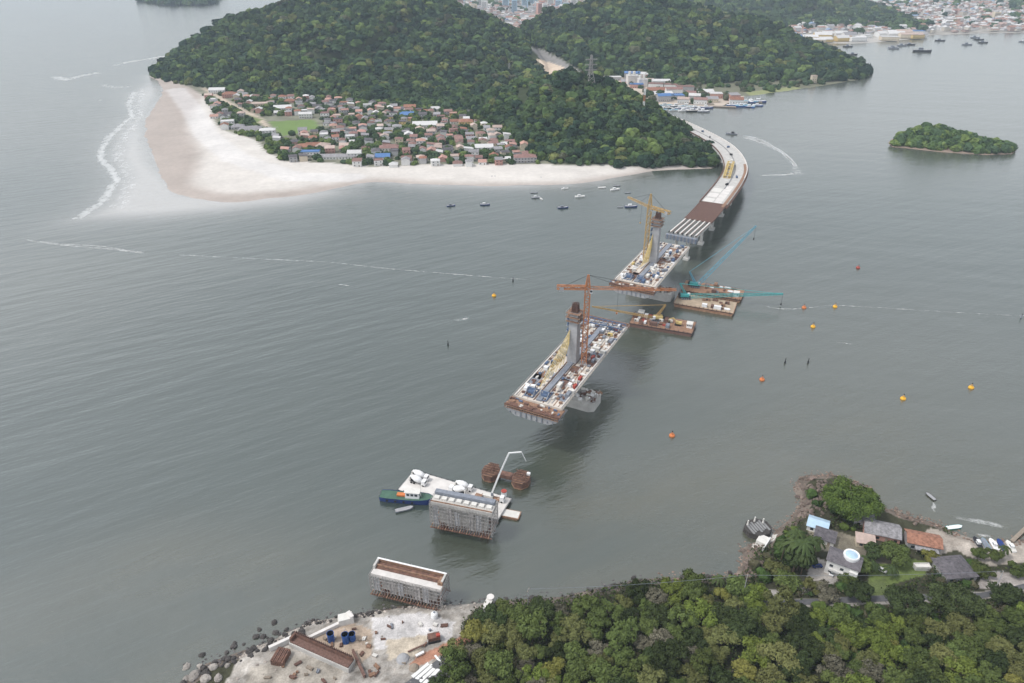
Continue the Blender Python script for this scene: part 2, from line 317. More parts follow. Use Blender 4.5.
def paint(pts, c, cond=True, vary=.1):
    k = inpoly(PXX, PXY, pts) & (GSD > 0) & cond; C[k] = (col(c)*(1+vary*n1))[k]
paint([(201,88),(206,88),(232,103),(262,118),(270,126),(266,127),(256,120),(228,106)], (.50,.42,.34), GHH < 2)
paint([(222,108),(262,119),(256,128),(216,118)], (.16,.20,.08), GHH < 2)
PITCH = [(268,121.5),(313,119.5),(322,128),(283,136)]
paint(PITCH, (.16,.23,.08), GHH < 2, .06)
paint([(528,46),(545,50),(572,66),(600,84),(592,86),(566,74),(545,64)], (.24,.23,.22), GY > 1150)
paint([(536,58),(566,68),(556,74),(548,84),(541,70)], (.58,.47,.37), GY > 1150)
paint([(596,76),(628,78),(660,92),(745,96),(742,104),(722,108),(700,107),(658,104),(640,96)], (.50,.43,.36), (GHH < 8) & (GY > 1100))
paint([(745,92),(800,86),(800,91),(750,97)], (.26,.28,.14), GHH < 8)
paint([(780,43),(925,34),(925,42),(800,47)], (.45,.43,.40), GHH < 2)
paint([(205,2),(300,2),(300,12),(205,9)], (.66,.62,.55), (GHH < 2))
idx = np.arange(GX.size).reshape(GX.shape)
q = np.stack([idx[:-1, :-1], idx[:-1, 1:], idx[1:, 1:], idx[1:, :-1]], -1)
qs = np.maximum.reduce([GSD[:-1, :-1], GSD[:-1, 1:], GSD[1:, 1:], GSD[1:, :-1]]); q = q[qs > -60]
MATS['shore_ground'] = attr_mat('shore_ground', 'tint', nscale=.02, nvar=.11, fine=.2)
struct(np_mesh('far_shore', np.stack([GX, GY, GH], -1).reshape(-1, 3), q.reshape(-1, 4), 'shore_ground', C.reshape(-1, 3), smooth=True))

# ---- small wooded island
ix, iy = np.meshgrid(np.arange(W(885,146)[0]-10, W(1018,150)[0]+10, 4.0), np.arange(W(950,158)[1], W(950,134)[1]+20, 4.0))
iin = inpoly(ix, iy, ISLAND); idd = dline(ix, iy, ISLAND, True)
ic = W(935,146); ih = np.where(iin, np.minimum(idd*.35, 1.5)+np.clip(idd-10, 0, 30)*.16, -np.minimum(idd*.3, 3))
kk = np.arange(ix.size).reshape(ix.shape); iq = np.stack([kk[:-1, :-1], kk[:-1, 1:], kk[1:, 1:], kk[1:, :-1]], -1).reshape(-1, 4)
ih = ih+np.where(iin, np.clip((idd-6)/30, 0, 1)*np.interp((ix-W(888,146)[0])/(W(1012,150)[0]-W(888,146)[0]), [0, .12, .35, .6, .8, 1], [3, 11, 16, 11, 3, 0]), 0); icol = np.where((idd > 9)[..., None], col((.06,.075,.04)), col((.27,.21,.17)))
struct(np_mesh('island', np.stack([ix, iy, ih], -1).reshape(-1, 3), iq, 'shore_ground', icol.reshape(-1, 3), smooth=True))

# ---- near shore
sx = np.arange(-210, 420, .9); sy = np.arange(-60, 320, .9); SX, SY = np.meshgrid(sx, sy)
sin_ = inpoly(SX, SY, COAST_S); sdd = dline(SX, SY, COAST_S, True); SSD = np.where(sin_, sdd, -sdd)
WORKS = poly_px([(246,652),(272,642),(285,634),(312,623),(350,616),(385,611),(420,607),(480,603),(492,606),(470,618),(462,628),(462,645),(440,662),(452,700),(420,760),(200,760),(225,690)])
fl = np.clip(SSD/6, 0, 1)
SH = np.where(SSD < 0, np.maximum(SSD*.35, -3), fl*2.2+.02+np.clip(SSD-14, 0, 200)*.10+.25*fbm(SX, SY, 9, 3, 4)*fl)
pen = SX > W(740,560)[0]-6
SH = np.where((SSD > 0) & pen, fl*1.8+.02+np.clip(SSD-20, 0, 60)*.03+.2*fbm(SX, SY, 9, 3, 4)*fl+np.clip((W(800,590)[1]-SY), 0, 60)*.12, SH)
inw = inpoly(SX, SY, WORKS); dwk = dline(SX, SY, WORKS, True)
kf = np.where(inw, np.clip(dwk/5, 0, 1), 0); SH = SH*(1-kf)+(3.0+.12*fbm(SX, SY, 5, 3, 6))*kf
def ssamp(x, y):
    i = int(np.clip((x-sx[0])/.9, 0, len(sx)-2)); j = int(np.clip((y-sy[0])/.9, 0, len(sy)-2)); return float(SH[j, i])
def WS(x, y):                      # point of the near shore seen at a pixel
    p = W(x, y, 3)
    for _ in range(4): p = W(x, y, ssamp(p[0], p[1]))
    return p
SPX, SPY = PXN(SX, SY, SH)
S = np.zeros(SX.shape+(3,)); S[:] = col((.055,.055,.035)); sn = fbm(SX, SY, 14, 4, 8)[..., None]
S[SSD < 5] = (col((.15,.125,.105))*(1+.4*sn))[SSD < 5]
wcol = col((.33,.305,.275))*(1+.34*sn)+.08*fbm(SX, SY, 4, 3, 2)[..., None]
S = np.where(inw[..., None], wcol, S)
def spaint(pts, c, vary=.12):
    k = inpoly(SPX, SPY, pts) & (SSD > 0); S[k] = (col(c)*(1+vary*sn))[k]
spaint([(300,640),(345,620),(372,630),(372,655),(355,668),(330,650)], (.40,.32,.25), .2)
spaint([(372,618),(420,612),(455,622),(450,640),(405,645),(375,650)], (.50,.48,.47), .2)
spaint([(386,640),(430,634),(418,655),(388,660)], (.46,.40,.32), .2)
spaint([(418,655),(462,636),(472,640),(440,656),(415,668),(410,664)], (.36,.19,.13), .25)
spaint([(250,668),(300,655),(345,668),(330,700),(240,700)], (.32,.29,.25), .4)
spaint([(870,565),(905,558),(930,562),(925,575),(890,585),(868,588)], (.13,.17,.055))
spaint([(858,585),(885,578),(890,600),(850,600)], (.12,.15,.06))
spaint([(808,570),(818,558),(830,562),(842,578),(830,582),(806,580)], (.40,.37,.34))
spaint([(930,535),(1030,542),(1030,562),(990,566),(955,550),(935,556),(925,560)], (.36,.32,.28), .25)
spaint([(768,590),(800,586),(835,577),(838,582),(808,592),(790,597),(766,596)], (.33,.31,.29))
spaint([(724,602),(980,592),(1030,582),(1030,590),(980,600),(724,611)], (.30,.28,.26))
spaint([(985,572),(1030,572),(1030,590),(975,588)], (.33,.30,.28))
spaint([(755,536),(770,530),(778,536),(765,548),(752,548)], (.60,.58,.54))
k2 = np.arange(SX.size).reshape(SX.shape); sq = np.stack([k2[:-1, :-1], k2[:-1, 1:], k2[1:, 1:], k2[1:, :-1]], -1)
qm = np.maximum(SSD[:-1, :-1], SSD[1:, 1:]) > -12
spaint([(806,522),(850,535),(880,545),(905,552),(905,562),(868,565),(846,556),(812,548)], (.20,.18,.14), .3)
spaint([(930,528),(975,538),(960,546),(925,548),(915,540)], (.33,.29,.25), .2)
MATS['near_ground'] = attr_mat('near_ground', 'tint', nscale=.22, nvar=.32, fine=1.6)
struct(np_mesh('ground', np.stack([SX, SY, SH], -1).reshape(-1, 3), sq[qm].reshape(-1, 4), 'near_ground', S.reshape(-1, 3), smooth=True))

# ---- water: one disc reaching the horizon, finer in front
rr = 25*np.exp(np.linspace(0, math.log(30000/25), 640))
aa = np.radians(np.concatenate([np.arange(-180, -50, 6), np.arange(-50, 50, .15), np.arange(50, 180, 6)]))
RR, AA = np.meshgrid(rr, aa, indexing='ij'); WX, WY = RR*np.sin(AA), RR*np.cos(AA)
def lines(ls, X, Y):
    f = np.zeros(X.shape)
    for pts, wpx, st in ls:
        wp = poly_px(pts); mx = sum(p[0] for p in wp)/len(wp); my = sum(p[1] for p in wp)/len(wp); w = wpx*max(mpp((mx, my, 0))*2.3, .4)
        f = np.maximum(f, st*np.exp(-(dline(X, Y, wp)/w)**2))
    return f
FO = [([(56,77),(66,80),(80,76),(97,73)], 3.2, 1), ([(116,65),(135,61),(155,59),(172,56)], 2.2, .9), ([(104,85),(118,88),(130,86)], 3, .8), ([(97,100),(116,100)], 1.5, .8),
 ([(66,111),(84,111)], 1.4, .7), ([(134,92),(128,104),(133,116),(120,127),(109,137),(101,150),(101,160),(112,170),(117,180),(110,190),(102,202),(78,218)], 2.6, .95),
 ([(142,88),(138,104),(141,118),(129,131),(121,142),(117,158),(127,170),(131,185),(118,208)], 4.5, .68), ([(150,92),(147,105),(149,118),(137,131)], 3, .55), ([(120,92),(108,112),(96,140),(90,160)], 2, .5), ([(96,205),(120,206),(148,209)], 2.2, .6), ([(105,213),(130,214),(152,211)], 2.2, .7),
 ([(20,237),(30,241),(60,244),(100,246),(130,251),(160,254)], 1.0, .8), ([(160,254),(240,258),(330,262),(380,268),(440,273),(490,277),(545,281)], .8, .72),
 ([(330,284),(345,285),(357,287)], .8, .8), ([(388,332),(412,327),(440,324)], .7, .5), ([(446,320),(462,320),(477,316)], 1.3, .7),
 ([(735,135),(752,138),(768,144),(782,152),(792,161),(798,170)], 1.7, 1), ([(798,170),(790,175),(765,175),(752,177)], 1.0, .9), ([(752,302),(775,309),(800,309),(830,305),(870,307),(930,311),(1000,315),(1100,318)], .8, .68),
 ([(820,340),(845,343),(872,348)], .8, .7), ([(880,345),(920,352),(960,362),(980,375)], 1.0, .5), ([(690,320),(720,330)], .8, .4),
 ([(931,499),(934,504),(931,509),(938,513)], .9, .9), ([(940,514),(965,520),(990,525),(1020,532)], 2.0, .75), ([(955,530),(975,536),(1000,538)], 1.4, .6), ([(985,505),(1010,498)], 1.0, .4),
 ([(880,505),(905,512),(935,520)], .7, .5)]
foam = lines(FO[:7], WX, WY)
dn = dline(WX, WY, [p for p in COAST_N[:52]]); inN = inpoly(WX, WY, COAST_N)
wx_px, wy_px = PXN(WX, WY, 0*WX)
wash = np.clip(1-dn/4, 0, 1)*.6*((WX < 200) & (WY < 1700)); foam = np.maximum(foam, wash)
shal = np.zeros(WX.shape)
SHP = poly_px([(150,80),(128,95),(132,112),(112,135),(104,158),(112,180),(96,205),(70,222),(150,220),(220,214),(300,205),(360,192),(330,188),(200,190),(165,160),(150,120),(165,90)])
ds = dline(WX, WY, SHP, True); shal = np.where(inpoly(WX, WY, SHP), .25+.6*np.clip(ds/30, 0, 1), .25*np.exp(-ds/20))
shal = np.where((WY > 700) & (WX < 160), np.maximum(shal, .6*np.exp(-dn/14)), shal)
dS = dline(WX, WY, COAST_S[:44]); silt_sheen = .75*np.exp(-(np.hypot(WX-W(880,380)[0], WY-W(880,380)[1])/190)**2)+.75*np.exp(-(np.hypot(WX-W(20,280)[0], WY-W(20,280)[1])/170)**2)+.95*sstep((WY-560)/500)+np.exp(-dS/28)*.3+.3*np.exp(-(dline(WX, WY, poly_px([(600,470),(700,480),(760,470)]))/28)**2)+.35*np.exp(-(dline(WX, WY, poly_px([(-100,640),(60,600),(220,570)]))/40)**2)  # far and wide side terms paint sky reflection into colour; the rest is silt
dark = .6*np.exp(-(dline(WX, WY, poly_px([(560,440),(600,425)]))/18)**2)
wi = np.arange(RR.size).reshape(RR.shape); wj = np.concatenate([wi, wi[:, :1]], 1)
wq = np.stack([wj[:-1, :-1], wj[:-1, 1:], wj[1:, 1:], wj[1:, :-1]], -1).reshape(-1, 4)
wm = bpy.data.materials.new('water'); wm.use_nodes = True; nt = wm.node_tree; n = nt.nodes; b = n['Principled BSDF']; MATS['water'] = wm
b.inputs['Roughness'].default_value = .16; b.inputs['IOR'].default_value = 2.3
tc = n.new('ShaderNodeTexCoord')
def noise(sc, det, stretch=(1,1,1), rot=0, rgh=.6):
    mp = n.new('ShaderNodeMapping'); mp.vector_type = 'TEXTURE'; mp.inputs['Scale'].default_value = tuple(1/q_ for q_ in stretch); mp.inputs['Rotation'].default_value = (0, 0, rot); lnk(nt, tc.outputs['Object'], mp.inputs[0])
    z = n.new('ShaderNodeTexNoise'); z.inputs['Scale'].default_value = sc; z.inputs['Detail'].default_value = det; z.inputs['Roughness'].default_value = rgh; lnk(nt, mp.outputs[0], z.inputs['Vector']); return z.outputs['Fac']
def mth(op, a, b_, clamp=False):
    q_ = n.new('ShaderNodeMath'); q_.operation = op; q_.use_clamp = clamp
    for i, v in enumerate((a, b_)):
        if isinstance(v, (int, float)): q_.inputs[i].default_value = v
        else: lnk(nt, v, q_.inputs[i])
    return q_.outputs[0]
def mixc(f, a, b_):
    q_ = n.new('ShaderNodeMix'); q_.data_type = 'RGBA'
    for i, v in ((0, f), (6, a), (7, b_)):
        if isinstance(v, tuple): q_.inputs[i].default_value = (*v, 1)
        elif isinstance(v, (int, float)): q_.inputs[i].default_value = v
        else: lnk(nt, v, q_.inputs[i])
    return q_.outputs[2]
def at(nm):
    a_ = n.new('ShaderNodeAttribute'); a_.attribute_name = nm; return a_.outputs['Fac']
big = noise(.006, 5, (1, 1.8, 1), .4)
base = mixc(mth('MULTIPLY', mth('SUBTRACT', big, .35), 2.2, True), (.026,.042,.030), (.042,.058,.044))
base = mixc(mth('MULTIPLY', at('silt_sheen'), .75, True), base, (.112,.115,.092))
plume = noise(.018, 5, (.7, 1.4, 1), .4, .62)
base = mixc(mth('MULTIPLY', mth('MULTIPLY', at('mud'), mth('MULTIPLY', mth('SUBTRACT', plume, .30), 3.2, True)), .85, True), base, (.088,.088,.058))
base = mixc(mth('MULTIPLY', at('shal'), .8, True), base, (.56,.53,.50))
fn = noise(.14, 6, (1, .5, 1), .2, .75); fm = mth('MULTIPLY', mth('SUBTRACT', mth('ADD', mth('MULTIPLY', at('foam'), .75), mth('MULTIPLY', fn, 1.5)), 1.18), 1.5, True)
col_ = mixc(fm, base, (.78,.79,.78)); lnk(nt, col_, b.inputs['Base Color'])
rg = n.new('ShaderNodeMapRange'); rg.inputs[3].default_value = .17; rg.inputs[4].default_value = .75; lnk(nt, fm, rg.inputs[0]); lnk(nt, rg.outputs[0], b.inputs['Roughness'])
bp = n.new('ShaderNodeBump'); bp.inputs['Strength'].default_value = .6; bp.inputs['Distance'].default_value = 1.0
w1 = mth('MULTIPLY', noise(.065, 4, (.32, 1.6, 1), .52, .55), mth('ADD', .35, mth('MULTIPLY', at('swell'), .9))); w2 = noise(.42, 4, (.6, 1.3, 1), .1, .65); w3 = noise(.012, 3, (.5, 1.4, 1), -.2)
hgt = mth('ADD', mth('MULTIPLY', w1, 1.5), mth('ADD', mth('MULTIPLY', w2, .28), mth('MULTIPLY', w3, 1.6)))
lnk(nt, hgt, bp.inputs['Height']); lnk(nt, bp.outputs[0], b.inputs['Normal'])
struct(np_mesh('water', np.stack([WX, WY, 0*WX], -1).reshape(-1, 3), wq[:, ::-1], 'water', None, smooth=True, extra=dict(mud=np.clip(np.exp(-dS/20)+.8*np.exp(-(dline(WX, WY, poly_px([(560,500),(640,505),(720,470),(780,455)]))/22)**2)+.55*np.exp(-(dline(WX, WY, poly_px([(-150,650),(40,600),(160,560),(300,585)]))/26)**2)+.5*np.exp(-(dline(WX, WY, poly_px([(850,430),(1000,470)]))/40)**2), 0, 1).ravel(), swell=(.15+.85/(1+np.exp((WX-20+.12*WY)/45))).ravel(), foam=foam.ravel(), shal=np.clip(shal, 0, 1).ravel(), silt_sheen=np.clip(silt_sheen, 0, 1).ravel())))

# ---------------------------------------------------------------- foliage shapes
def ico(sub):
    t = (1+5**.5)/2; v = [(-1,t,0),(1,t,0),(-1,-t,0),(1,-t,0),(0,-1,t),(0,1,t),(0,-1,-t),(0,1,-t),(t,0,-1),(t,0,1),(-t,0,-1),(-t,0,1)]
    f = [(0,11,5),(0,5,1),(0,1,7),(0,7,10),(0,10,11),(1,5,9),(5,11,4),(11,10,2),(10,7,6),(7,1,8),(3,9,4),(3,4,2),(3,2,6),(3,6,8),(3,8,9),(4,9,5),(2,4,11),(6,2,10),(8,6,7),(9,8,1)]
    v = [Vector(p).normalized() for p in v]
    for _ in range(sub):
        c = {}; nf = []
        def mid(a, b_):
            k = (min(a, b_), max(a, b_))
            if k not in c: v.append(((v[a]+v[b_])/2).normalized()); c[k] = len(v)-1
            return c[k]
        for a, b_, d in f: x, y, z = mid(a, b_), mid(b_, d), mid(d, a); nf += [(a, x, z), (b_, y, x), (d, z, y), (x, y, z)]
        f = nf
    return np.array([tuple(p) for p in v]), np.array(f)
IC1, IF1 = ico(1); IC2, IF2 = ico(2)
def leaf_quads(pos, nrm, size, rs):
    N = len(pos); r = rs.normal(size=(N, 3)); u = np.cross(nrm, r); u /= np.linalg.norm(u, axis=1)[:, None]+1e-9; w = np.cross(nrm, u)
    s = size*(.6+.8*rs.rand(N, 1)); a, b_ = u*s, w*s*.75
    v = np.stack([pos-a-b_*.4, pos+a*.2-b_, pos+a+b_*.3, pos-a*.1+b_], 1).reshape(-1, 3)
    return v, np.arange(4*N).reshape(-1, 4)
def crown(seed, R, Ht, nb, nl, ls, flat=.75, top=0.0, cluster=.42):
    """leaf-sized faces over a set of clumps, plus branches' worth of inner leaves; base at z=0"""
    rs = np.random.RandomState(seed); P, N = [], []
    cs = []
    for i in range(nb):
        a = rs.rand()*2*PI; rad_ = R*(.15+.6*math.sqrt(rs.rand())); z = Ht*(.25+.5*rs.rand()*(1-.45*rad_/R)); cs.append((rad_*cos(a), rad_*sin(a), z+top*(1-rad_/R), R*cluster*(.65+.7*rs.rand())))
    cs.append((0, 0, Ht*.6, R*cluster*1.3))
    per = nl//len(cs)
    for x, y, z, r in cs:
        d = rs.normal(size=(per, 3)); d /= np.linalg.norm(d, axis=1)[:, None]; d[:, 2] = np.where(d[:, 2] < -.35, -d[:, 2], d[:, 2])
        rr_ = r*(.68+.40*rs.rand(per, 1))*(1+.22*np.sin(d[:, :1]*5+x)*np.sin(d[:, 1:2]*6+y)); P.append(np.array([x, y, z])+d*rr_*np.array([1, 1, flat])); N.append(d+rs.normal(size=(per, 3))*.45)
    P = np.concatenate(P); N = np.concatenate(N); N /= np.linalg.norm(N, axis=1)[:, None]; return leaf_quads(P, N, ls, rs)
def mesh_only(name, v, f, m):
    o = np_mesh(name, v, f, m); me = o.data; bpy.data.objects.remove(o); return me
# far forest: one mass per hill, crowns at real places
def forest(name, X, Y, Z, R, tint, nleaf, lsz, seed, mname):
    rs = np.random.RandomState(seed); V, Q, CC = [], [], []; off = 0; nv = 8; var = []
    tri = np.concatenate([IF1, IF1[:, 2:]], 1)
    for k in range(nv):
        v = IC1.copy(); v = v*(1+.28*rs.normal(size=(len(v), 1)).clip(-1.3, 1.3)*.8)*np.array([1, 1, .78]); v[:, 2] += .2
        d = rs.normal(size=(nleaf, 3)); d /= np.linalg.norm(d, axis=1)[:, None]; d[:, 2] = np.abs(d[:, 2])*1.0-.15
        nn = d+rs.normal(size=d.shape)*.5; nn /= np.linalg.norm(nn, axis=1)[:, None]
        lv, lf = leaf_quads(d*np.array([1, 1, .8])*(.88+.3*rs.rand(nleaf, 1))+np.array([0, 0, .2]), nn, lsz, rs)
        var.append((np.concatenate([v, lv]), np.concatenate([np.zeros(len(v)), np.ones(len(lv))]), np.concatenate([lf+len(v)]), len(v)))
    n_ = len(X); which = rs.randint(0, nv, n_); ang = rs.rand(n_)*2*PI
    TV, TF, TC = [], [], []
    for k in range(nv):
        s_ = np.where(which == k)[0]
        if not len(s_): continue
        v, isl, lf, nc = var[k]; c, s = np.cos(ang[s_])[:, None], np.sin(ang[s_])[:, None]
        vx = v[None, :, 0]*c-v[None, :, 1]*s; vy = v[None, :, 0]*s+v[None, :, 1]*c; r = R[s_][:, None]; hs_ = (.85+.4*rs.rand(len(s_)))[:, None]
        P = np.stack([X[s_][:, None]+vx*r, Y[s_][:, None]+vy*r, Z[s_][:, None]+(v[None, :, 2]*hs_+.35)*r], -1); m_ = v.shape[0]
        jit = 1+.22*(rs.rand(len(s_), m_, 1)-.5)
        TV.append(P.reshape(-1, 3)); TC.append((tint[s_][:, None, :]*jit).reshape(-1, 3)); ofs = off+np.arange(len(s_))[:, None, None]*m_
        core = np.concatenate([IF1, IF1[:, :1]], 1)
        TF.append((ofs+IF1[None]).reshape(-1, 3)); q4 = lf; t1 = q4[:, :3]; t2 = q4[:, [0, 2, 3]]
        TF.append((ofs+t1[None]).reshape(-1, 3)); TF.append((ofs+t2[None]).reshape(-1, 3)); off += len(s_)*m_
    return np_mesh(name, np.concatenate(TV), np.concatenate(TF), mname, np.concatenate(TC))
MATS['far_leaf'] = attr_mat('far_leaf', 'tint', rough=.8, nscale=.25, nvar=.3, fine=1.2)
TINTS = np.array([(.034,.058,.024),(.056,.090,.032),(.040,.066,.034),(.090,.125,.038),(.018,.036,.022),(.105,.118,.042),(.070,.074,.045)])*1.15
def scatter(foot, sp, seed, cond=None, ymax=99999, rscale=.62):
    rs = np.random.RandomState(seed); xs = [p[0] for p in foot]; ys = [p[1] for p in foot]
    X, Y = np.meshgrid(np.arange(min(xs), max(xs), sp), np.arange(min(ys), max(ys), sp*.9)); X = X+(np.arange(X.shape[0]) % 2)[:, None]*sp*.5
    X = (X+rs.uniform(-.42, .42, X.shape)*sp).ravel(); Y = (Y+rs.uniform(-.42, .42, Y.shape)*sp).ravel()
    k = inpoly(X, Y, foot) & (Y < ymax); X, Y = X[k], Y[k]; Z = samp(X, Y); R = sp*rscale*(.62+1.0*rs.rand(len(X))**2.2)
    vis = np.ones(len(X), bool)
    for t in np.linspace(.5, .985, 40):
        vis &= samp(X*t, Y*t)-14 < (H+(Z+9-H)*t)
    X, Y, Z, R = X[vis], Y[vis], Z[vis], R[vis]
    if cond is not None: k = cond(X, Y, Z); X, Y, Z, R = X[k], Y[k], Z[k], R[k]
    cl = fbm(X, Y, 90, 3, seed % 9); w = rs.rand(len(X))+.35*cl
    ti = np.where(w < .28, 4, np.where(w < .5, 0, np.where(w < .68, 2, np.where(w < .88, 1, np.where(w < .98, 3, np.where(w < 1.07, 5, 6))))))
    return X, Y, Z, R, TINTS[ti]*(.75+.5*rs.rand(len(X), 1))
def not_cut(X, Y, Z):
    px, py = PXN(X, Y, Z); a = inpoly(px, py, [(526,45),(545,48),(574,65),(602,83),(592,87),(568,76),(556,76),(549,86),(541,72)]) & (Y > 1150)
    b_ = inpoly(px, py, [(505,66),(513,64),(513,92),(507,92)]) | inpoly(px, py, [(516,88),(529,88),(529,106),(516,106)])
    c_ = inpoly(px, py, [(596,76),(628,78),(660,90),(660,106),(640,98)]) & (Y > 1180)
    return ~(a | b_ | c_)
for nm, foot, sp, sd_, nl, ls, tl in [('hill_forest', H1F, 10.5, 11, 34, .30, 1), ('hill_forest', H2F, 11.5, 12, 28, .32, 1), ('hill_forest', H3F, 8.5, 13, 90, .2, 1), ('hill_forest', H4F, 17, 14, 16, .35, 1), ('hill_forest', H5F, 20, 15, 12, .35, 1)]:
    X, Y, Z, R, tt = scatter(foot, sp, sd_, not_cut)
    o = forest(nm, X, Y, Z, R, tt, nl, ls, sd_, 'far_leaf'); o['kind'] = 'stuff'; print(nm, len(X))
o_lab = ['dense green forest covering the large left hill behind the village', 'dense forest covering the middle hill behind the port', 'forest covering the low hill beside the curved viaduct', 'hazy forest on the distant hill before the far town', 'forest on the distant headland at top left']
for o, l in zip([x for x in COL.objects if x.name.startswith('hill_forest')], o_lab): o['label'] = l; o['category'] = 'forest'
rs = np.random.RandomState(5); xi = rs.uniform(W(888,146)[0], W(1012,150)[0], 900); yi = rs.uniform(W(950,156)[1], W(950,136)[1], 900)
k = inpoly(xi, yi, ISLAND) & (dline(xi, yi, ISLAND, True) > 5); xi, yi = xi[k][:420], yi[k][:420]; di = dline(xi, yi, ISLAND, True)
lx = (xi-W(888,146)[0])/(W(1012,150)[0]-W(888,146)[0])
zi = np.minimum(di*.35, 1.5)+np.clip(di-10, 0, 30)*.16+np.clip((di-6)/30, 0, 1)*np.interp(lx, [0, .12, .35, .6, .8, 1], [3, 11, 16, 11, 3, 0])-1.0
o = forest('island_forest', xi, yi, zi, 5.2*(.7+.6*rs.rand(len(xi))), TINTS[rs.choice([0, 1, 2, 3], len(xi))]*1.15, 90, .2, 21, 'far_leaf'); o['kind'] = 'stuff'
# ---------------------------------------------------------------- thin foam lines and wakes
fm_ = bpy.data.materials.new('foam'); fm_.use_nodes = True; fn_ = fm_.node_tree; fb = fn_.nodes['Principled BSDF']; MATS['foam'] = fm_
fb.inputs['Base Color'].default_value = (.75,.76,.75,1); fb.inputs['Roughness'].default_value = .9
t_ = fn_.nodes.new('ShaderNodeTexCoord'); z_ = fn_.nodes.new('ShaderNodeTexNoise'); z_.inputs['Scale'].default_value = .16; z_.inputs['Detail'].default_value = 8; z_.inputs['Roughness'].default_value = .75
fn_.links.new(t_.outputs['Object'], z_.inputs['Vector']); a_ = fn_.nodes.new('ShaderNodeAttribute'); a_.attribute_name = 'edge'
s1 = fn_.nodes.new('ShaderNodeMath'); s1.operation = 'ADD'; fn_.links.new(z_.outputs['Fac'], s1.inputs[0]); fn_.links.new(a_.outputs['Fac'], s1.inputs[1])
s2 = fn_.nodes.new('ShaderNodeMapRange'); s2.inputs[1].default_value = .95; s2.inputs[2].default_value = 1.45; fn_.links.new(s1.outputs[0], s2.inputs[0]); fn_.links.new(s2.outputs[0], fb.inputs['Alpha'])
def foam_ribbons(ls):
    V, Fc, E = [], [], []
    for pts, wpx, st in ls:
        wp = [Vector((*p, .06)) for p in poly_px(pts)]; P = []
        for i in range(len(wp)-1):
            n_ = max(8, int((wp[i+1]-wp[i]).length/3)); P += [wp[i].lerp(wp[i+1], j/n_) for j in range(n_)]
        P.append(wp[-1]); n_ = len(P); Q = []
        for i in range(n_): a, b_ = P[max(0, i-4)], P[min(n_-1, i+4)]; Q.append(((b_-a).normalized(), sum((P[j] for j in range(max(0, i-3), min(n_, i+4))), Vector())/(min(n_, i+4)-max(0, i-3))))
        b0 = len(V)
        for i, (d, p) in enumerate(Q):
            px, py = PXN(p[0], p[1], 0); s = mpp(p); vert = s/max(.08, (H-0)/math.hypot(p[1], H)); n = Vector((-d.y, d.x, 0))
            w = wpx*(abs(n.x)*s+abs(n.y)*vert)*(.75+.5*math.sin(i*.13)**2); e = st*min(1, i/6, (n_-1-i)/6)
            for k, ee in ((-1, 0), (-.4, e*.9), (0, e), (.4, e*.9), (1, 0)): V.append(p+n*w*k); E.append(ee)
        for i in range(n_-1):
            for k in range(4): Fc.append((b0+i*5+k, b0+i*5+k+1, b0+i*5+k+6, b0+i*5+k+5))
    struct(np_mesh('surf_foam', [tuple(v) for v in V], Fc, 'foam', extra=dict(edge=E)), 'stuff')
foam_ribbons([(p, max(.6, w*.7), min(.95, s_*.8)) for p, w, s_ in FO if p[0][1] > 215 or p[0][0] > 300]+[([(735,135),(752,138),(768,144),(782,152),(792,161),(798,170)], 3.2, .85),([(740,136),(756,140),(770,146),(784,154),(793,163),(798,172),(790,178)], 5.5, .55),([(931,499),(935,505),(932,510),(940,514)], 1.6, .66),([(944,515),(965,519),(990,523),(1024,531)], 3.0, .60),([(958,531),(985,536),(1005,537)], 1.8, .58),([(446,320),(462,320),(478,316)], 1.8, .56)]+[([(24,239),(60,245),(110,249),(160,255)], .9, .62),([(116,64),(135,61),(172,55)], 1.4, .7),([(700,325),(760,332),(830,341)],.6,.4),([(620,318),(640,330),(700,338)],.6,.35)])

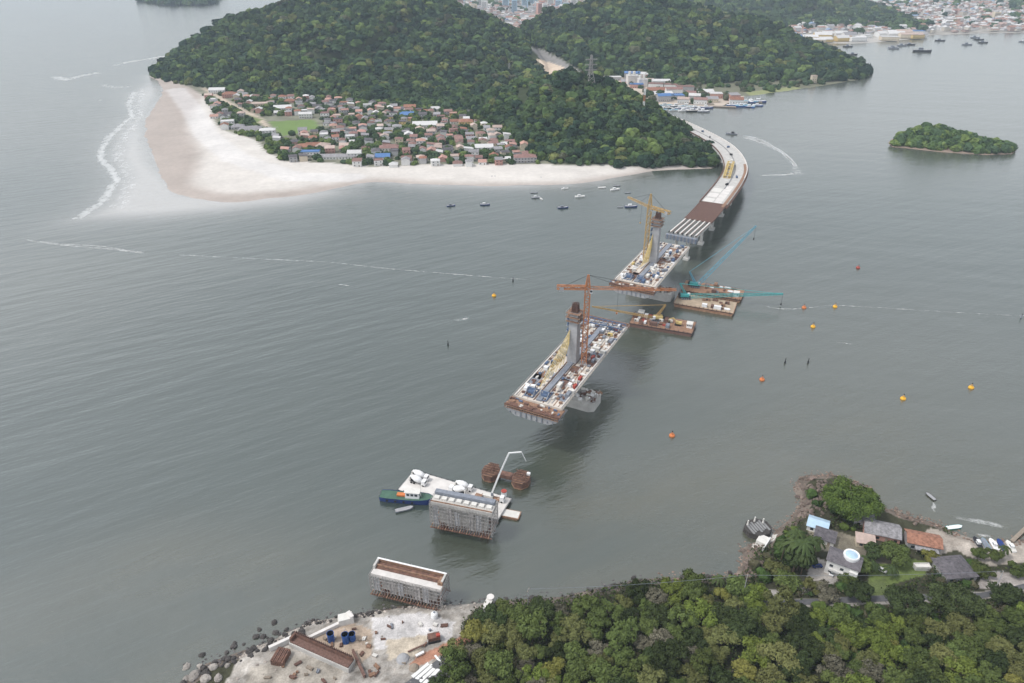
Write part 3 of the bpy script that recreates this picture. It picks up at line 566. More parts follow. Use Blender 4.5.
# ================================================================ BRIDGE UNDER CONSTRUCTION
def frame(NL, NR, FL, FR, z):
    a, b_, c, d = [W(*p, z) for p in (NL, NR, FL, FR)]; n = (a+b_)/2; f = (c+d)/2; ax = f-n; L = ax.length
    rz = math.atan2(-ax.x, ax.y); u = Vector((cos(rz), sin(rz), 0)); wn_ = abs((b_-a).dot(u)); wf = abs((d-c).dot(u)); return n, rz, L, wn_, wf
def local(o_loc, rz, p): d = Vector(p)-Vector(o_loc); return Vector((d.x*cos(rz)+d.y*sin(rz), -d.x*sin(rz)+d.y*cos(rz), d.z))
def world(o_loc, rz, p): return Vector((o_loc[0]+p[0]*cos(rz)-p[1]*sin(rz), o_loc[1]+p[0]*sin(rz)+p[1]*cos(rz), o_loc[2]+(p[2] if len(p) > 2 else 0)))
def section(label, NL, NR, FL, FR, zd, pyl, pyl_top, rs, ramp=True, fartrav=True):
    n, rz, L, wn_, wf = frame(NL, NR, FL, FR, zd); Wd = (wn_+wf)/2; print('section', round(L), round(wn_), round(wf), round(math.degrees(rz)))
    t = thing('bridge_section', label, 'bridge', n, rz, 'cantilever bridge sections under construction'); h = Wd/2
    # deck: slab with sloping underside
    pr = [(-h, 0), (h, 0), (h, -.8), (h*.55, -3.6), (-h*.55, -3.6), (-h, -.8)]; mb = MB(); ys = [4, L-3]
    mb.add([(x, y, z) for y in ys for x, z in pr], [(5,4,3,2,1,0), (6,7,8,9,10,11)]+[(i, (i+1) % 6, 6+(i+1) % 6, 6+i) for i in range(6)], 'cream_deck'); dk = mb.build('deck_slab', None, t)
    mb = MB()
    for x in (-h*.93, h*.93): mb.box((x, L/2, .35), (.5, L-8, .7), m='concrete_pale')
    for x in (-h*.55, h*.5): mb.box((x, L/2, .16), (.35, L-12, .3), m='concrete_grey')
    mb.build('edge_beam', None, t)
    mb = MB(); mb.box((0, L/2, .45), (Wd*.10, L-10, .9), m='steel_grey'); mb.box((-Wd*.09, L/2, .2), (.4, L-10, .4), m='rebar'); mb.box((Wd*.09, L/2, .2), (.4, L-10, .4), m='rebar'); mb.build('median_beam', None, t)
    mb = MB()
    for i in range(16):
        y = rs.uniform(6, L-10); x = rs.choice([-.75, -.33, .3, .72])*h; mb.box((x, y, .09), (Wd*.16, rs.uniform(3, 8), .16), m=rs.choice(['rebar', 'rebar', 'steel_grey', 'timber']))
    for x, w_, m_ in ((-.83, .25, 'rebar'), (-.66, .5, 'steel_grey'), (-.44, .3, 'timber'), (-.2, .3, 'rebar'), (.2, .35, 'rebar'), (.38, .3, 'steel_grey'), (.62, .5, 'timber'), (.8, .3, 'rebar')): mb.box((x*h, L/2, .06), (w_, L-9, .1), m=m_)
    mb.build('rebar_mat', None, t)
    for sx in (-1, 1):
        mb = MB(); x = sx*(h+.05)
        for i in range(int(L/2.5)): mb.box((x, 1+i*2.5, .6), (.1, .1, 1.2), m='scaffold')
        mb.box((x, L/2, 1.15), (.08, L-2, .08), m='scaffold'); mb.box((x, L/2, .6), (.08, L-2, .08), m='scaffold'); mb.build('edge_railing', None, t)
    # near-end formwork
    fw = h*1.07; mb = MB()
    mb.box((0, .5, -1.4), (2*fw, 9, .35), m='timber'); mb.box((0, -2.2, -.9), (2*fw, 3.0, .25), m='rust')
    for i in range(22): x = -fw+i*2*fw/21; mb.box((x, -3.7, -1.6), (.22, .3, 2.6), m='rebar' if i % 3 else 'rust')
    for z in (-.5, -1.6, -2.6): mb.box((0, -3.8, z), (2*fw, .22, .28), m='rust' if z > -2 else 'timber')
    for i in range(30): mb.box((rs.uniform(-fw, fw), rs.uniform(-3.4, 3), -.6), (rs.uniform(.5, 2.4), rs.uniform(.4, 1.6), rs.uniform(.3, 1.2)), m=rs.choice(['timber', 'rust', 'offwhite', 'form_blue', 'rebar']))
    mb.build('end_formwork', None, t)
    mb = MB(); pr = [(-fw, -3.2), (fw, -3.2), (fw*.93, -4.2), (fw*.62, -6.6), (-fw*.62, -6.6), (-fw*.93, -4.2)]
    mb.add([(x, y, z) for y in (-3.2, 9) for x, z in pr], [(0,1,2,3,4,5), (11,10,9,8,7,6)]+[(6+i, 6+(i+1) % 6, (i+1) % 6, i) for i in range(6)], 'concrete_grey')
    for i in range(9): x = -fw*.8+i*fw*1.6/8; mb.box((x, -3.5, -4.9), (.35, .5, 3.2 if abs(x) < fw*.6 else 1.2), m='steel_grey')
    mb.build('soffit_platform', None, t)
    # blue travellers: near pair and far frame
    def trav(y, name='form_traveller', xs=(-.45, .1)):
        for k in xs:
            mb = MB(); x = k*h
            for sx in (-2.2, 2.2):
                mb.bar((x+sx, y-3, .3), (x+sx, y+5, .3), .5, m='form_blue'); mb.bar((x+sx, y+1, .3), (x+sx, y+1, 3.2), .4, m='form_blue'); mb.bar((x+sx, y-3, .4), (x+sx, y+1, 3.2), .35, m='steel_grey'); mb.bar((x+sx, y+5, .4), (x+sx, y+1, 3.2), .35, m='form_blue')
            for yy in (-3, 1, 5): mb.bar((x-2.4, y+yy, .5 if yy != 1 else 3.2), (x+2.4, y+yy, .5 if yy != 1 else 3.2), .35, m='form_blue')
            mb.box((x, y+1, 1.2), (3, 3, 1.4), m='form_blue'); mb.build(name, None, t)
    trav(9); 
    if fartrav:
        mb = MB()
        for yy in (L-12, L-5): mb.bar((-h*.9, yy, 2.6), (h*.95, yy, 2.6), .5, m='form_blue'); mb.bar((-h*.9, yy, .4), (h*.95, yy, .4), .4, m='form_blue')
        for i in range(10):
            x = -h*.9+i*h*1.85/9
            for yy in (L-12, L-5): mb.bar((x, yy, .2), (x, yy, 2.8), .3, m='steel_grey' if i % 2 else 'form_blue')
            mb.bar((x, L-12, 2.6), (x, L-5, 2.6), .25, m='form_blue'); mb.bar((x, L-12, .4), (x+h*.2, L-12, 2.6), .2, m='steel_grey')
        mb.build('form_traveller', None, t)
        mb = MB(); mb.box((0, L-1.5, -.8), (2*h*1.02, 4, .4), m='rebar'); mb.box((0, L+.4, -.2), (2*h, .3, 1.6), m='timber'); mb.build('end_formwork', None, t)
    # pylon
    pl = local(n, rz, W(*pyl, zd)); pw = W(*pyl, zd); top = HG(pw.x, pw.y, pyl_top)-zd
    mb = MB(); v = []
    for z, a, b_ in ((-zd+5.5, 4.6, 7.5), (-3, 3.6, 6), (0, 3.4, 5.4), (top, 2.9, 4.4)):
        v += [(pl.x+a*sx/1.0*.5*1.6, pl.y+b_*sy*.5, z) for sx, sy in ((-1,-1),(1,-1),(1,1),(-1,1))]
    mb.add(v, [(3,2,1,0)]+[(4*k+i, 4*k+(i+1) % 4, 4*k+4+(i+1) % 4, 4*k+4+i) for k in range(3) for i in range(4)]+[(12,13,14,15)], 'concrete_grey'); py = mb.build('pylon', None, t)
    mb = MB(); hx, hy = 2.9*.8, 2.2
    for k in range(7): mb.box((pl.x-hx-.75, pl.y, 6+k*(top-6)/7), (.9, 4.6, 1.4), m='form_blue'); mb.box((pl.x-hx-1.0, pl.y, 5+k*(top-6)/7), (1.5, 5.0, .2), m='steel_grey')
    mb.build('climbing_ladder', None, py)
    mb = MB()
    for z, e in ((top-4.6, 1.5), (top-2.2, 1.7), (top+.2, 1.6)):
        for x0, y0, dx, dy in ((hx+e/2, 0, e, 2*hy+2*e), (-hx-e/2, 0, e, 2*hy+2*e), (0, hy+e/2, 2*hx, e), (0, -hy-e/2, 2*hx, e)): mb.box((pl.x+x0, pl.y+y0, z), (dx, dy, .18), m='timber')
        for sx in (-1, 1):
            for yy in (-1, 0, 1): mb.box((pl.x+sx*(hx+e), pl.y+yy*(hy+e*.9), z+.7), (.12, .12, 1.5), m='scaffold')
            mb.box((pl.x+sx*(hx+e), pl.y, z+1.1), (.08, 2*hy+2*e, .08), m='scaffold'); mb.box((pl.x, pl.y+sx*(hy+e), z+1.1), (2*hx+2*e, .08, .08), m='scaffold')
    mb.build('formwork_platform', None, py)
    mb = MB()
    for i in range(26): a = i/26*2*PI; x, y = hx*.75*max(-1, min(1, 1.4*cos(a))), hy*.75*max(-1, min(1, 1.4*sin(a))); mb.bar((pl.x+x, pl.y+y, top), (pl.x+x*.8, pl.y+y*.8, top+rs.uniform(4, 6.2)), .28, m='rebar')
    for z in (1, 2.4, 3.8): mb.box((pl.x, pl.y, top+z), (hx*1.35, hy*1.35, .3), m='rebar')
    mb.build('rebar_cage', None, py)
    # yellow stays on the near side, close together near the pylon and landing on the median
    for k in range(7):
        mb = MB(); z1 = top*(.42+.04*k); y0 = pl.y-(8+k*(pl.y-16)/7.5 if ramp else 4+k*2.0); x0 = pl.x-1.6-.25*k
        mb.cyl((pl.x-1.7, pl.y-2.4, z1), (x0-1.2, y0, .6), .2, n=6, m='yellow'); mb.box((x0-1.2, y0, .5), (.9, 1.4, 1.0), m='concrete_pale'); mb.build('stay_cable', None, t)
    # pile cap
    mb = MB(); e = h+2.2; poly = [(pl.x-e, pl.y-5), (pl.x-e+3, pl.y-7), (pl.x+e-3, pl.y-7), (pl.x+e, pl.y-5), (pl.x+e, pl.y+5), (pl.x+e-3, pl.y+7), (pl.x-e+3, pl.y+7), (pl.x-e, pl.y+5)]
    mb.prism(poly, -zd-1.5, -zd+5.5, 'concrete'); cp = mb.build('pile_cap', None, t)
    mb = MB()
    for i in range(34): mb.box((pl.x+e-rs.uniform(.5, 12), pl.y+rs.uniform(-5.5, 5.5), -zd+6.1), (rs.uniform(.8, 3), rs.uniform(.8, 2.5), rs.uniform(.6, 1.6)), rs.uniform(0, 3), m=rs.choice(['timber', 'rebar', 'white', 'scaffold', 'offwhite', 'rust']))
    mb.build('site_material', None, cp)['kind'] = 'stuff'
    for x in (-e+1, e-1):
        mb = MB()
        for y in (-5, 0, 5): mb.bar((pl.x+x, pl.y+y, -zd+5.5), (pl.x+x, pl.y+y, -zd+9), .25, m='scaffold')
        mb.bar((pl.x+x, pl.y-5, -zd+8.5), (pl.x+x, pl.y+5, -zd+8.5), .2, m='scaffold'); mb.build('scaffold', None, cp)
    return t, n, rz, L, Wd, pl
rs = random.Random(4)
S1 = section('nearer cantilever bridge section with a tall grey pylon and long fan of yellow stays', (504,401), (565,411), (592,314), (625,327), 26, (573,361), 312, rs)
S2 = section('farther cantilever bridge section with pylon, ending at the viaduct beams', (609,283), (658,287), (656,238), (689,247), 26, (653.5,262), 219, rs, ramp=False, fartrav=False)

# ---- tower cranes
def tower_crane(label, base_px, zb, top_px_y, jib_y, ends, m, mast_w=2.0):
    b_ = W(*base_px, zb); zt = HG(b_.x, b_.y, top_px_y); zj = HG(b_.x, b_.y, jib_y)
    t = thing('tower_crane', label, 'crane', b_, 0, 'tower cranes beside the pylons')
    MB().truss((0,0,0), (0,0,zj-zb), mast_w, bays=int((zj-zb)/mast_w/1.1), t=.32, m=m).build('mast', None, t)
    MB().box((0, 0, .4), (3.6, 3.6, .8), m='concrete_grey').build('base', None, t)
    MB().truss((0,0,zj-zb), (0,0,zt-zb), mast_w, .7, bays=4, t=.38, m=m).build('tower_head', None, t)
    L_ = W(*ends[0], zj)-b_; R_ = W(*ends[1], zj)-b_
    a, b2 = (L_, R_) if ends[2] == 'R' else (R_, L_); hgt_ = zj-zb
    a.z = b2.z = hgt_+.8; c = Vector((0,0,hgt_+.8)); print('crane', label[:10], round(zt-zb), round(b2.length), round(a.length))
    MB().truss(c, b2, 1.9, 1.3, bays=int((b2-c).length/2.3), t=.2, m=m, tri=True).build('jib', None, t)
    MB().truss(c, a, 1.8, 1.8, bays=max(3, int((a-c).length/2.4)), t=.34, m=m).build('counter_jib', None, t)
    MB().box(tuple(c.lerp(a, .85)+Vector((0,0,-.8))), (2.2, 2.2, 2.4), math.atan2(a.y, a.x), m='concrete_grey').build('counterweight', None, t)
    mb = MB(); top = Vector((0,0,zt-zb))
    mb.bar(top, c.lerp(b2, .45), .14, m='black'); mb.bar(top, c.lerp(b2, .85), .14, m='black'); mb.bar(top, c.lerp(a, .85), .14, m='black'); mb.build('tie_bar', None, t)
    k = MB(); k.box((1.7, -.6, hgt_-.9), (1.4, 1.8, 2.0), m='white'); k.box((1.7, -1.52, hgt_-.7), (1.2, .05, 1.2), m='glass'); k.build('cab', None, t)
    mb = MB(); p = c.lerp(b2, .35); mb.bar(p, p-Vector((0,0,14)), .1, m='black'); mb.box((p.x, p.y, p.z-14.4), (.8, .8, .9), m=m); mb.build('hook', None, t)
tower_crane('orange red tower crane standing against the nearer grey pylon', (583.5,364), 26, 275, 289, ((557,288.5), (676,291), 'R'), 'crane_orange', 2.6)
tower_crane('ochre yellow tower crane standing against the farther grey pylon', (644.5,262), 26, 194, 208, ((628,198), (670,214), 'L2'), 'crane_yellow', 2.6)

# ---- curved viaduct
LE = [(664.8,231),(673,224),(681,217.5),(691,207),(699,198),(708,189),(716,180.5),(722.5,173),(724.5,167),(723,160),(719.5,153.5),(713,146.5),(704,140.5),(695,135.5),(684,129),(672,122.3),(664,118)]
RE = [(701,236.5),(708,230),(715.5,222.5),(724,213),(731,204.5),(738,193.5),(744,182.5),(746.6,173),(746.3,165),(743,157),(737,149.5),(729,143),(719,137),(707.5,131),(692,124.5),(676,119),(667,115.5)]
ZE = [22,21.5,21,20,19,18,17,16,15,14,13,12,11,10.5,10,9,9]
def resamp(pts, n_):
    P = [Vector(p) for p in pts]; out = []
    for i in range(n_):
        s = i/(n_-1)*(len(P)-1); k = min(int(s), len(P)-2); f_ = s-k
        p0, p1, p2, p3 = P[max(k-1, 0)], P[k], P[k+1], P[min(k+2, len(P)-1)]
        out.append(.5*((2*p1)+(p2-p0)*f_+(2*p0-5*p1+4*p2-p3)*f_*f_+(3*p1-p0-3*p2+p3)*f_**3))
    return out
LW = resamp([W(x, y, z) for (x, y), z in zip(LE, ZE)], 130); RW = resamp([W(x, y, z) for (x, y), z in zip(RE, ZE)], 130)
CW = [(a+b_)/2 for a, b_ in zip(LW, RW)]
for _ in range(3): CW = [CW[0]]+[(CW[i-1]+CW[i]*2+CW[i+1])/4 for i in range(1, 129)]+[CW[-1]]
for i in range(130):                                   # keep a constant width around the smoothed axis
    d = (CW[min(i+1, 129)]-CW[max(i-1, 0)]); d.z = 0; d.normalize(); r = Vector((d.y, -d.x, 0)); w = 12.2; LW[i], RW[i] = CW[i]-r*w, CW[i]+r*w
arc = [0]; [arc.append(arc[-1]+(CW[i+1]-CW[i]).length) for i in range(129)]; print('viaduct length', arc[-1])
vo = CW[0].copy(); VD = thing('viaduct', 'long curved concrete viaduct on piers sweeping behind the wooded hill', 'viaduct', vo)
def strip(i0, i1, u0, u1, z0, z1, m, mb):               # u across (-1 left .. 1 right)
    vs = []
    for i in range(i0, i1+1):
        a, b_ = CW[i]+(RW[i]-CW[i])*u0-vo, CW[i]+(RW[i]-CW[i])*u1-vo
        vs += [(a.x, a.y, a.z+z0), (b_.x, b_.y, b_.z+z0), (b_.x, b_.y, b_.z+z1), (a.x, a.y, a.z+z1)]
    n_ = i1-i0; fs = [(3,2,1,0), tuple(4*n_+k for k in range(4))]
    for k in range(n_):
        for j in range(4): fs.append((4*k+j, 4*k+(j+1) % 4, 4*k+4+(j+1) % 4, 4*k+4+j))
    mb.add(vs, fs, m)
def ai(dist): return min(range(130), key=lambda i: abs(arc[i]-dist))
g0, g1 = 0, ai(42)
for k in range(6):
    mb = MB(); u = -.86+k*1.72/5; strip(0, g1, u-.075, u+.075, -2.6, -.5, 'concrete', mb); strip(0, g1, u-.07, u+.02, -.49, -.2, 'offwhite', mb); strip(0, g1, u+.03, u+.075, -.49, -.3, 'rebar', mb); mb.build('girder', None, VD)
mb = MB(); i2 = ai(98); strip(g1, i2, -1, 1, -1.0, -.2, 'rebar', mb)
for k in range(14): u = -.95+k*1.9/13; strip(g1, i2, u-.015, u+.015, -.2, .1, 'rust', mb)
mb.build('rebar_mat', None, VD)
i3 = ai(165)
mb = MB(); strip(i2, 129, -1, 1, -2.4, 0, 'concrete', mb); mb.build('deck_slab', None, VD)
step = max(2, (i3-i2)//3)
for i in range(i2, i3-step+1, step):
    mb = MB(); strip(i, i+step-1, -.85, -.08, .02, .25, 'offwhite' if i != i2+step else 'concrete_pale', mb); mb.build('deck_panel', None, VD)
mb = MB(); strip(i2, i3, -.02, .55, .02, .12, 'concrete_pale', mb); strip(i2-3, ai(260), .72, .95, .02, .18, 'timber', mb); strip(i2-2, ai(250), 1.0, 1.12, -2.2, -1.2, 'rust', mb); mb.build('side_formwork', None, VD)
mb = MB(); strip(ai(150), 129, -.05, .03, .01, .35, 'concrete_dark', mb); mb.build('median_strip', None, VD)
mb = MB(); strip(ai(150), 129, -.75, -.15, .01, .04, 'concrete', mb); strip(ai(150), 129, .15, .85, .01, .04, 'concrete', mb); mb.build('lane_surface', None, VD)
for a, b_ in ((-1.02, -.95), (.95, 1.02)):
    mb = MB(); strip(ai(95) if a < 0 else ai(200), 129, a, b_, .0, 1.1, 'concrete_pale' if a > 0 else 'rust', mb); mb.build('parapet', None, VD)
dist = 2
while dist < arc[-1]-60:
    i = ai(dist); c = CW[i]-vo; d = (CW[min(i+1, 129)]-CW[max(i-1, 0)]); rz = math.atan2(-d.x, d.y); zt = c.z-2.5
    mb = MB(); mb.box((c.x, c.y, zt-1.1), (24.5, 2.6, 2.0), rz, m='steel_grey' if dist < 10 else 'concrete'); pr_ = mb.build('pier', None, VD)
    for s in (-5, 5):
        x, y = c.x+s*cos(rz), c.y+s*sin(rz); MB().cyl((x, y, -vo.z-1), (x, y, zt-2.1), 1.25, n=12, m='concrete').build('column', None, pr_)
        MB().box((x, y, -vo.z+.6), (4.5, 5.5, 2.6), rz, m='concrete').build('footing', None, pr_)
    dist += 40
# the first pier wears blue-grey shuttering
i = 0; c = CW[0]-vo; d = CW[2]-CW[0]; rz0 = math.atan2(-d.x, d.y); mb = MB()
fr = world(vo, rz0, (0, -2.6, 0))-vo
mb.box((fr.x, fr.y, -3.2), (26, 3.4, 3.6), rz0, m='steel_grey')
for k in range(18):
    p = world((0,0,0), rz0, (-12.6+k*25.2/17, -4.5, 0)); mb.box((p.x, p.y, -3.0), (.3, .3, 4.4), rz0, m='form_blue' if k % 2 else 'scaffold')
for k in range(7): p = world((0,0,0), rz0, (-11+k*3.7, -1.0, 0)); mb.box((p.x, p.y, .1), (.8, 1.2, 1.3), rz0, m='black')
mb.build('shuttering', None, VD)

# launching gantry on the curve
i = ai(192); j = ai(250); p0 = CW[i]+(LW[i]-CW[i])*.42; p1 = CW[j]+(LW[j]-CW[j])*.42; mid = (p0+p1)/2; dd = p1-p0; rz = math.atan2(-dd.x, dd.y); L = dd.length
t = thing('launching_gantry', 'yellow launching gantry lying along the left lane of the curved viaduct', 'gantry', mid, rz)
for s in (-2.6, 2.6): MB().truss((s, -L/2, 2.0), (s, L/2, 2.0), 2.0, bays=14, t=.55, m='yellow').build('main_girder', None, t)
mb = MB()
for y in (-L/2, -L/5, L/5, L/2): mb = MB(); mb.box((0, y, .5), (7, 1.0, 1.0), m='yellow'); mb.box((0, y, 3.4), (7.2, .8, .6), m='yellow'); mb.box((3.3, y, 2), (.5, .6, 2.4), m='yellow'); mb.build('cross_beam', None, t)
MB().box((0, -L/2-6, .7), (6.5, 11, .5), m='barge_tan').build('working_platform', None, t)
MB().box((.5, L/2+1, 4.0), (2.5, 3, 2), m='offwhite').build('winch_house', None, t)

# ---- loose equipment on the decks
def container(kind, loc, rz, L=6, w=2.4, h=2.5, m='white', label='', cat='container', grp=None):
    t = thing(kind, label, cat, loc, rz, grp); mb = MB(); mb.box((0, 0, h/2+.1), (L, w, h), m=m)
    for i in range(9): x = -L/2+.3+i*(L-.6)/8; mb.box((x, -w/2-.03, h/2+.1), (.12, .06, h-.3), m=m); mb.box((x, w/2+.03, h/2+.1), (.12, .06, h-.3), m=m)
    mb.build('body', None, t); d = MB(); d.box((L/2+.04, -w/4, h/2+.1), (.06, w/2-.1, h-.2), m='steel_grey'); d.box((L/2+.04, w/4, h/2+.1), (.06, w/2-.1, h-.2), m='steel_grey'); d.build('door', None, t); return t
def bundle(loc, rz, L, w, m, label, grp, cat='bundle', name='material_bundle'):
    t = thing(name, label, cat, loc, rz, grp); mb = MB(); rs_ = random.Random(int(loc[0]*10))
    for k in range(5): mb.box((rs_.uniform(-.08, .08)*L, -w/2+(k+.5)*w/5, .35+rs_.uniform(0, .25)), (L*rs_.uniform(.8, 1), w/5.5, .45+rs_.uniform(0, .3)), m=m)
    mb.build('stack', None, t); s = MB(); [s.box((x*L, 0, .08), (.25, w*1.05, .15), m='timber') for x in (-.3, .3)]; s.build('skid', None, t); return t
def generator(loc, rz, m, label, grp):
    t = thing('generator', label, 'generator', loc, rz, grp); MB().box((0, 0, 1.0), (3.0, 1.5, 1.6), m=m).build('housing', None, t)
    mb = MB(); mb.box((0, 0, .12), (3.3, 1.6, .2), m='black'); mb.cyl((1, .3, 1.8), (1, .3, 2.5), .12, m='black', n=6); mb.build('exhaust', None, t); g = MB(); g.box((-.6, -.77, 1.1), (1.3, .05, .9), m='black'); g.build('grille', None, t)
PEND = []   # (object, base label): made unique at the end
COLW = dict(white='white', form_blue='dark blue', offwhite='cream', rust='rusty', rebar='brown', timber='timber', steel_grey='blue grey', red='red', yellow='yellow', orange='orange', sky_blue='light blue', scaffold='pale grey', concrete_pale='pale')
def clutter(S, n_, rs, side, ymin, avoid_r):
    t, o, rz, L, Wd, pl = S; used = []
    for i in range(n_*9):
        if len(used) >= n_: break
        x = rs.uniform(-.88, .88)*Wd/2; y = rs.uniform(ymin, L-5)
        if abs(x) < Wd*.07 or abs(y-pl.y) < 4.5 and abs(x-pl.x) < 5 or any(abs(x-a) < 2.1 and abs(y-b_) < 2.5 for a, b_ in used) or (x < 0 and x > -Wd*.22 and y < pl.y): continue
        used.append((x, y)); p = world(o, rz, (x, y, .02)); part_ = 'near end' if y < pl.y-8 else ('far end' if y > pl.y+8 else 'middle')
        p.z += .02; k = rs.random(); ang = rz+rs.choice([0, PI/2, PI/2, rs.uniform(0, 3)]); g = 'site equipment on the %s deck' % side
        if k < .16: m = rs.choice(['white', 'white', 'form_blue', 'offwhite', 'steel_grey']); ob = container('container', p, ang, rs.choice([2.4, 3, 4.2]), 1.9, 1.8, m, '', 'container', 'containers on the %s deck' % side); b_ = '%s container on the %s of %s bridge deck' % (COLW[m], part_, side)
        elif k < .24: m = rs.choice(['white', 'red', 'steel_grey', 'offwhite', 'form_blue', 'yellow']); generator(p, ang, m, '', 'generators on the %s deck' % side); ob = REG[-1]; b_ = '%s generator on the %s of %s bridge deck' % (COLW[m], part_, side)
        else: m = rs.choice(['rebar', 'rust', 'timber', 'steel_grey', 'form_blue', 'white', 'offwhite', 'scaffold', 'rebar', 'timber', 'rust', 'white']); ob = bundle(p, ang, rs.uniform(1.2, 3.6), rs.uniform(.8, 1.7), m, '', 'material bundles on the %s deck' % side); b_ = '%s material bundle on %s of %s bridge deck' % (COLW[m], part_, side)
        PEND.append((ob, b_))
clutter(S1, 165, random.Random(11), 'nearer', 8, 0); clutter(S2, 105, random.Random(12), 'farther', 6, 0)
for k, dd_ in enumerate([165, 200, 300, 340, 395, 430]):
    i = ai(dd_); p = CW[i]+(RW[i]-CW[i])*(.35 if k % 2 else -.03); p.z += .4; generator(p, .5+k, 'form_blue' if k % 2 else 'black', '', 'machines on the curved viaduct'); PEND.append((REG[-1], 'dark machine standing on the roadway of the curved viaduct'))

# ---- free-standing piers wrapped in scaffolding
def scaff_pier(label, BL, BR, FLt, zt, zplat, kind, base_pts=None):
    a, b_ = W(*BL, zt), W(*BR, zt); f_ = W(*FLt, zt); ax = b_-a; L = ax.length; rz = math.atan2(ax.y, ax.x); dep = abs((f_-a).dot(Vector((sin(rz), -cos(rz), 0)))); print('pier', round(L), round(dep))
    dep = max(7, min(dep, 11)); t = thing('bridge_pier', label, 'bridge pier', (a.x, a.y, 0), rz, 'scaffolded piers in the water')
    mb = MB()
    if kind == 1:      # trough with a white rear wall
        mb.box((L/2, -dep*.5, zt-2.6), (L, dep, 1.6), m='concrete_pale'); mb.box((L/2, -.45, zt-.95), (L, .6, 1.7), m='timber'); mb.box((L/2, -.35, zt-.05), (L, .7, .15), m='white'); mb.box((L/2, -2.6, zt-1.55), (L-2, 3.2, .5), m='rust'); mb.box((L/2, -3.0, zt-.95), (L-2, .35, .8), m='timber')
        for x in (.4, L-.4): mb.box((x, -2.4, zt-.9), (.8, 4.4, 1.8), m='concrete')
        mb.box((L-1, -dep*.5, zt-1.1), (2.0, 3.4, 1.4), m='timber')
    else:
        mb.box((L/2, -dep*.5, zt-2.2), (L, dep, 2.0), m='concrete'); mb.box((L/2, -dep*.17, zt-.3), (L-.6, dep*.32, 1.8), m='steel_grey')
        for i in range(8): x = 2+i*(L-4)/7; mb.box((x, -dep*.58, zt-.75), (2.2, 2.0, .9), m='offwhite')
        mb.box((L/2, -dep*.94, zt-.9), (L, .25, .6), m='timber')
    mb.build('pier_cap', None, t)
    mb = MB(); mb.box((L/2, -dep/2, (zt+zplat)/2-2), (L*.78, 3.0, zt-zplat-2), m='concrete'); mb.build('pier_wall', None, t)
    mb = MB(); rs_ = random.Random(int(L*7)); nx = int(L/1.35)
    for fy in (-dep-1.0, 1.0):
        for i in range(nx+1): mb.bar((i*L/nx, fy, zplat), (i*L/nx, fy, zt-1.8+rs_.uniform(0, 1.2)), .16, m='scaffold')
        for k in range(int((zt-zplat)/1.9)): z = zplat+1.6+k*1.9; mb.bar((0, fy, z), (L, fy, z), .13, m='scaffold')
        for i in range(0, nx-2, 3): mb.bar((i*L/nx, fy, zplat), ((i+2)*L/nx, fy, zt-2.5), .1, m='scaffold')
    for fx in (-.3, L+.3):
        for i in range(8): y = -dep-1+i*(dep+2)/7; mb.bar((fx, y, zplat), (fx, y, zt-1.5), .16, m='scaffold')
        for k in range(int((zt-zplat)/1.9)): z = zplat+1.6+k*1.9; mb.bar((fx, -dep-1, z), (fx, 1, z), .13, m='scaffold')
    sc_ = mb.build('scaffold', None, t)
    net = MB()
    for k in (0, 2, 3, 5, 6): x0 = L*(.04+k*.118); net.box((x0+L*.045, -dep-.8, (zt+zplat)/2-.8), (L*.085, .06, (zt-zplat)*rs_.uniform(.55, .8)), m='scaffold' if k % 3 else 'concrete_grey')
    net.build('shutter_panel', None, t)
    mb = MB()
    for i in range(int(L/1.1)): mb.box((i*1.1+.3, -dep/2, zplat-.3), (.35, dep+4.5, .35), m='rust' if i % 3 else 'timber')
    for y in (-dep-1.6, -dep/2, 1.6): mb.box((L/2, y, zplat-.65), (L+.6, .4, .4), m='rust')
    mb.build('work_platform', None, t)
    for x in (L*.16, L*.84):
        MB().cyl((x, -dep/2, -2), (x, -dep/2, zplat-.8), 2.0, n=16, m='rust').build('pile', None, t)
    return t, rz, L
scaff_pier('white scaffolded pier nearest the shore with a long open trough on top', (378,557), (447,573), (371,567), 14.5, 3.6, 1)
scaff_pier('scaffolded pier with white bearing blocks standing beside the work barge', (436,489), (496.5,500.5), (433,499), 18, 4.2, 2)

# rusty twin foundation
a, b_ = W(491,470,4), W(521,477,4); ax = b_-a; rz = math.atan2(ax.y, ax.x); L = ax.length
t = thing('pile_foundation', 'rusty twin foundation of two octagonal blocks joined by a beam', 'foundation', (a.x, a.y, 0), rz)
for x in (0, L):
    r = 4.5; pts = [(x+r*cos(PI/8+k*PI/4), r*1.15*sin(PI/8+k*PI/4)) for k in range(8)]; mb = MB(); mb.prism(pts, .3, 4.0, 'rust'); bk = mb.build('block', None, t)
    mb = MB(); rs_ = random.Random(int(x)+2)
    for k in range(12): y = -4.9+k*.88; mb.box((x, y, 4.25), (8-abs(y)*.6, .3, .35), m='rebar' if k % 2 else 'timber')
    for k in range(14): mb.bar((x+rs_.uniform(-4, 4), rs_.uniform(-4, 4), 4), (x+rs_.uniform(-4, 4), rs_.uniform(-4, 4), 5.4), .2, m='rust')
    mb.build('rebar_mat', None, bk); mb = MB(); pts2 = [(x+r*1.03*cos(PI/8+k*PI/4), r*1.18*sin(PI/8+k*PI/4)) for k in range(8)]; mb.prism(pts2, .2, .9, 'timber'); mb.build('rim', None, bk)
MB().box((L/2, 0, 3.0), (L-9, 3.2, 2.0), m='rust').build('tie_beam', None, t)
bx = MB(); bx.box((L+3, 2.5, 4.9), (1.6, 1.2, 1.2), m='white'); bx.build('locker', None, t)

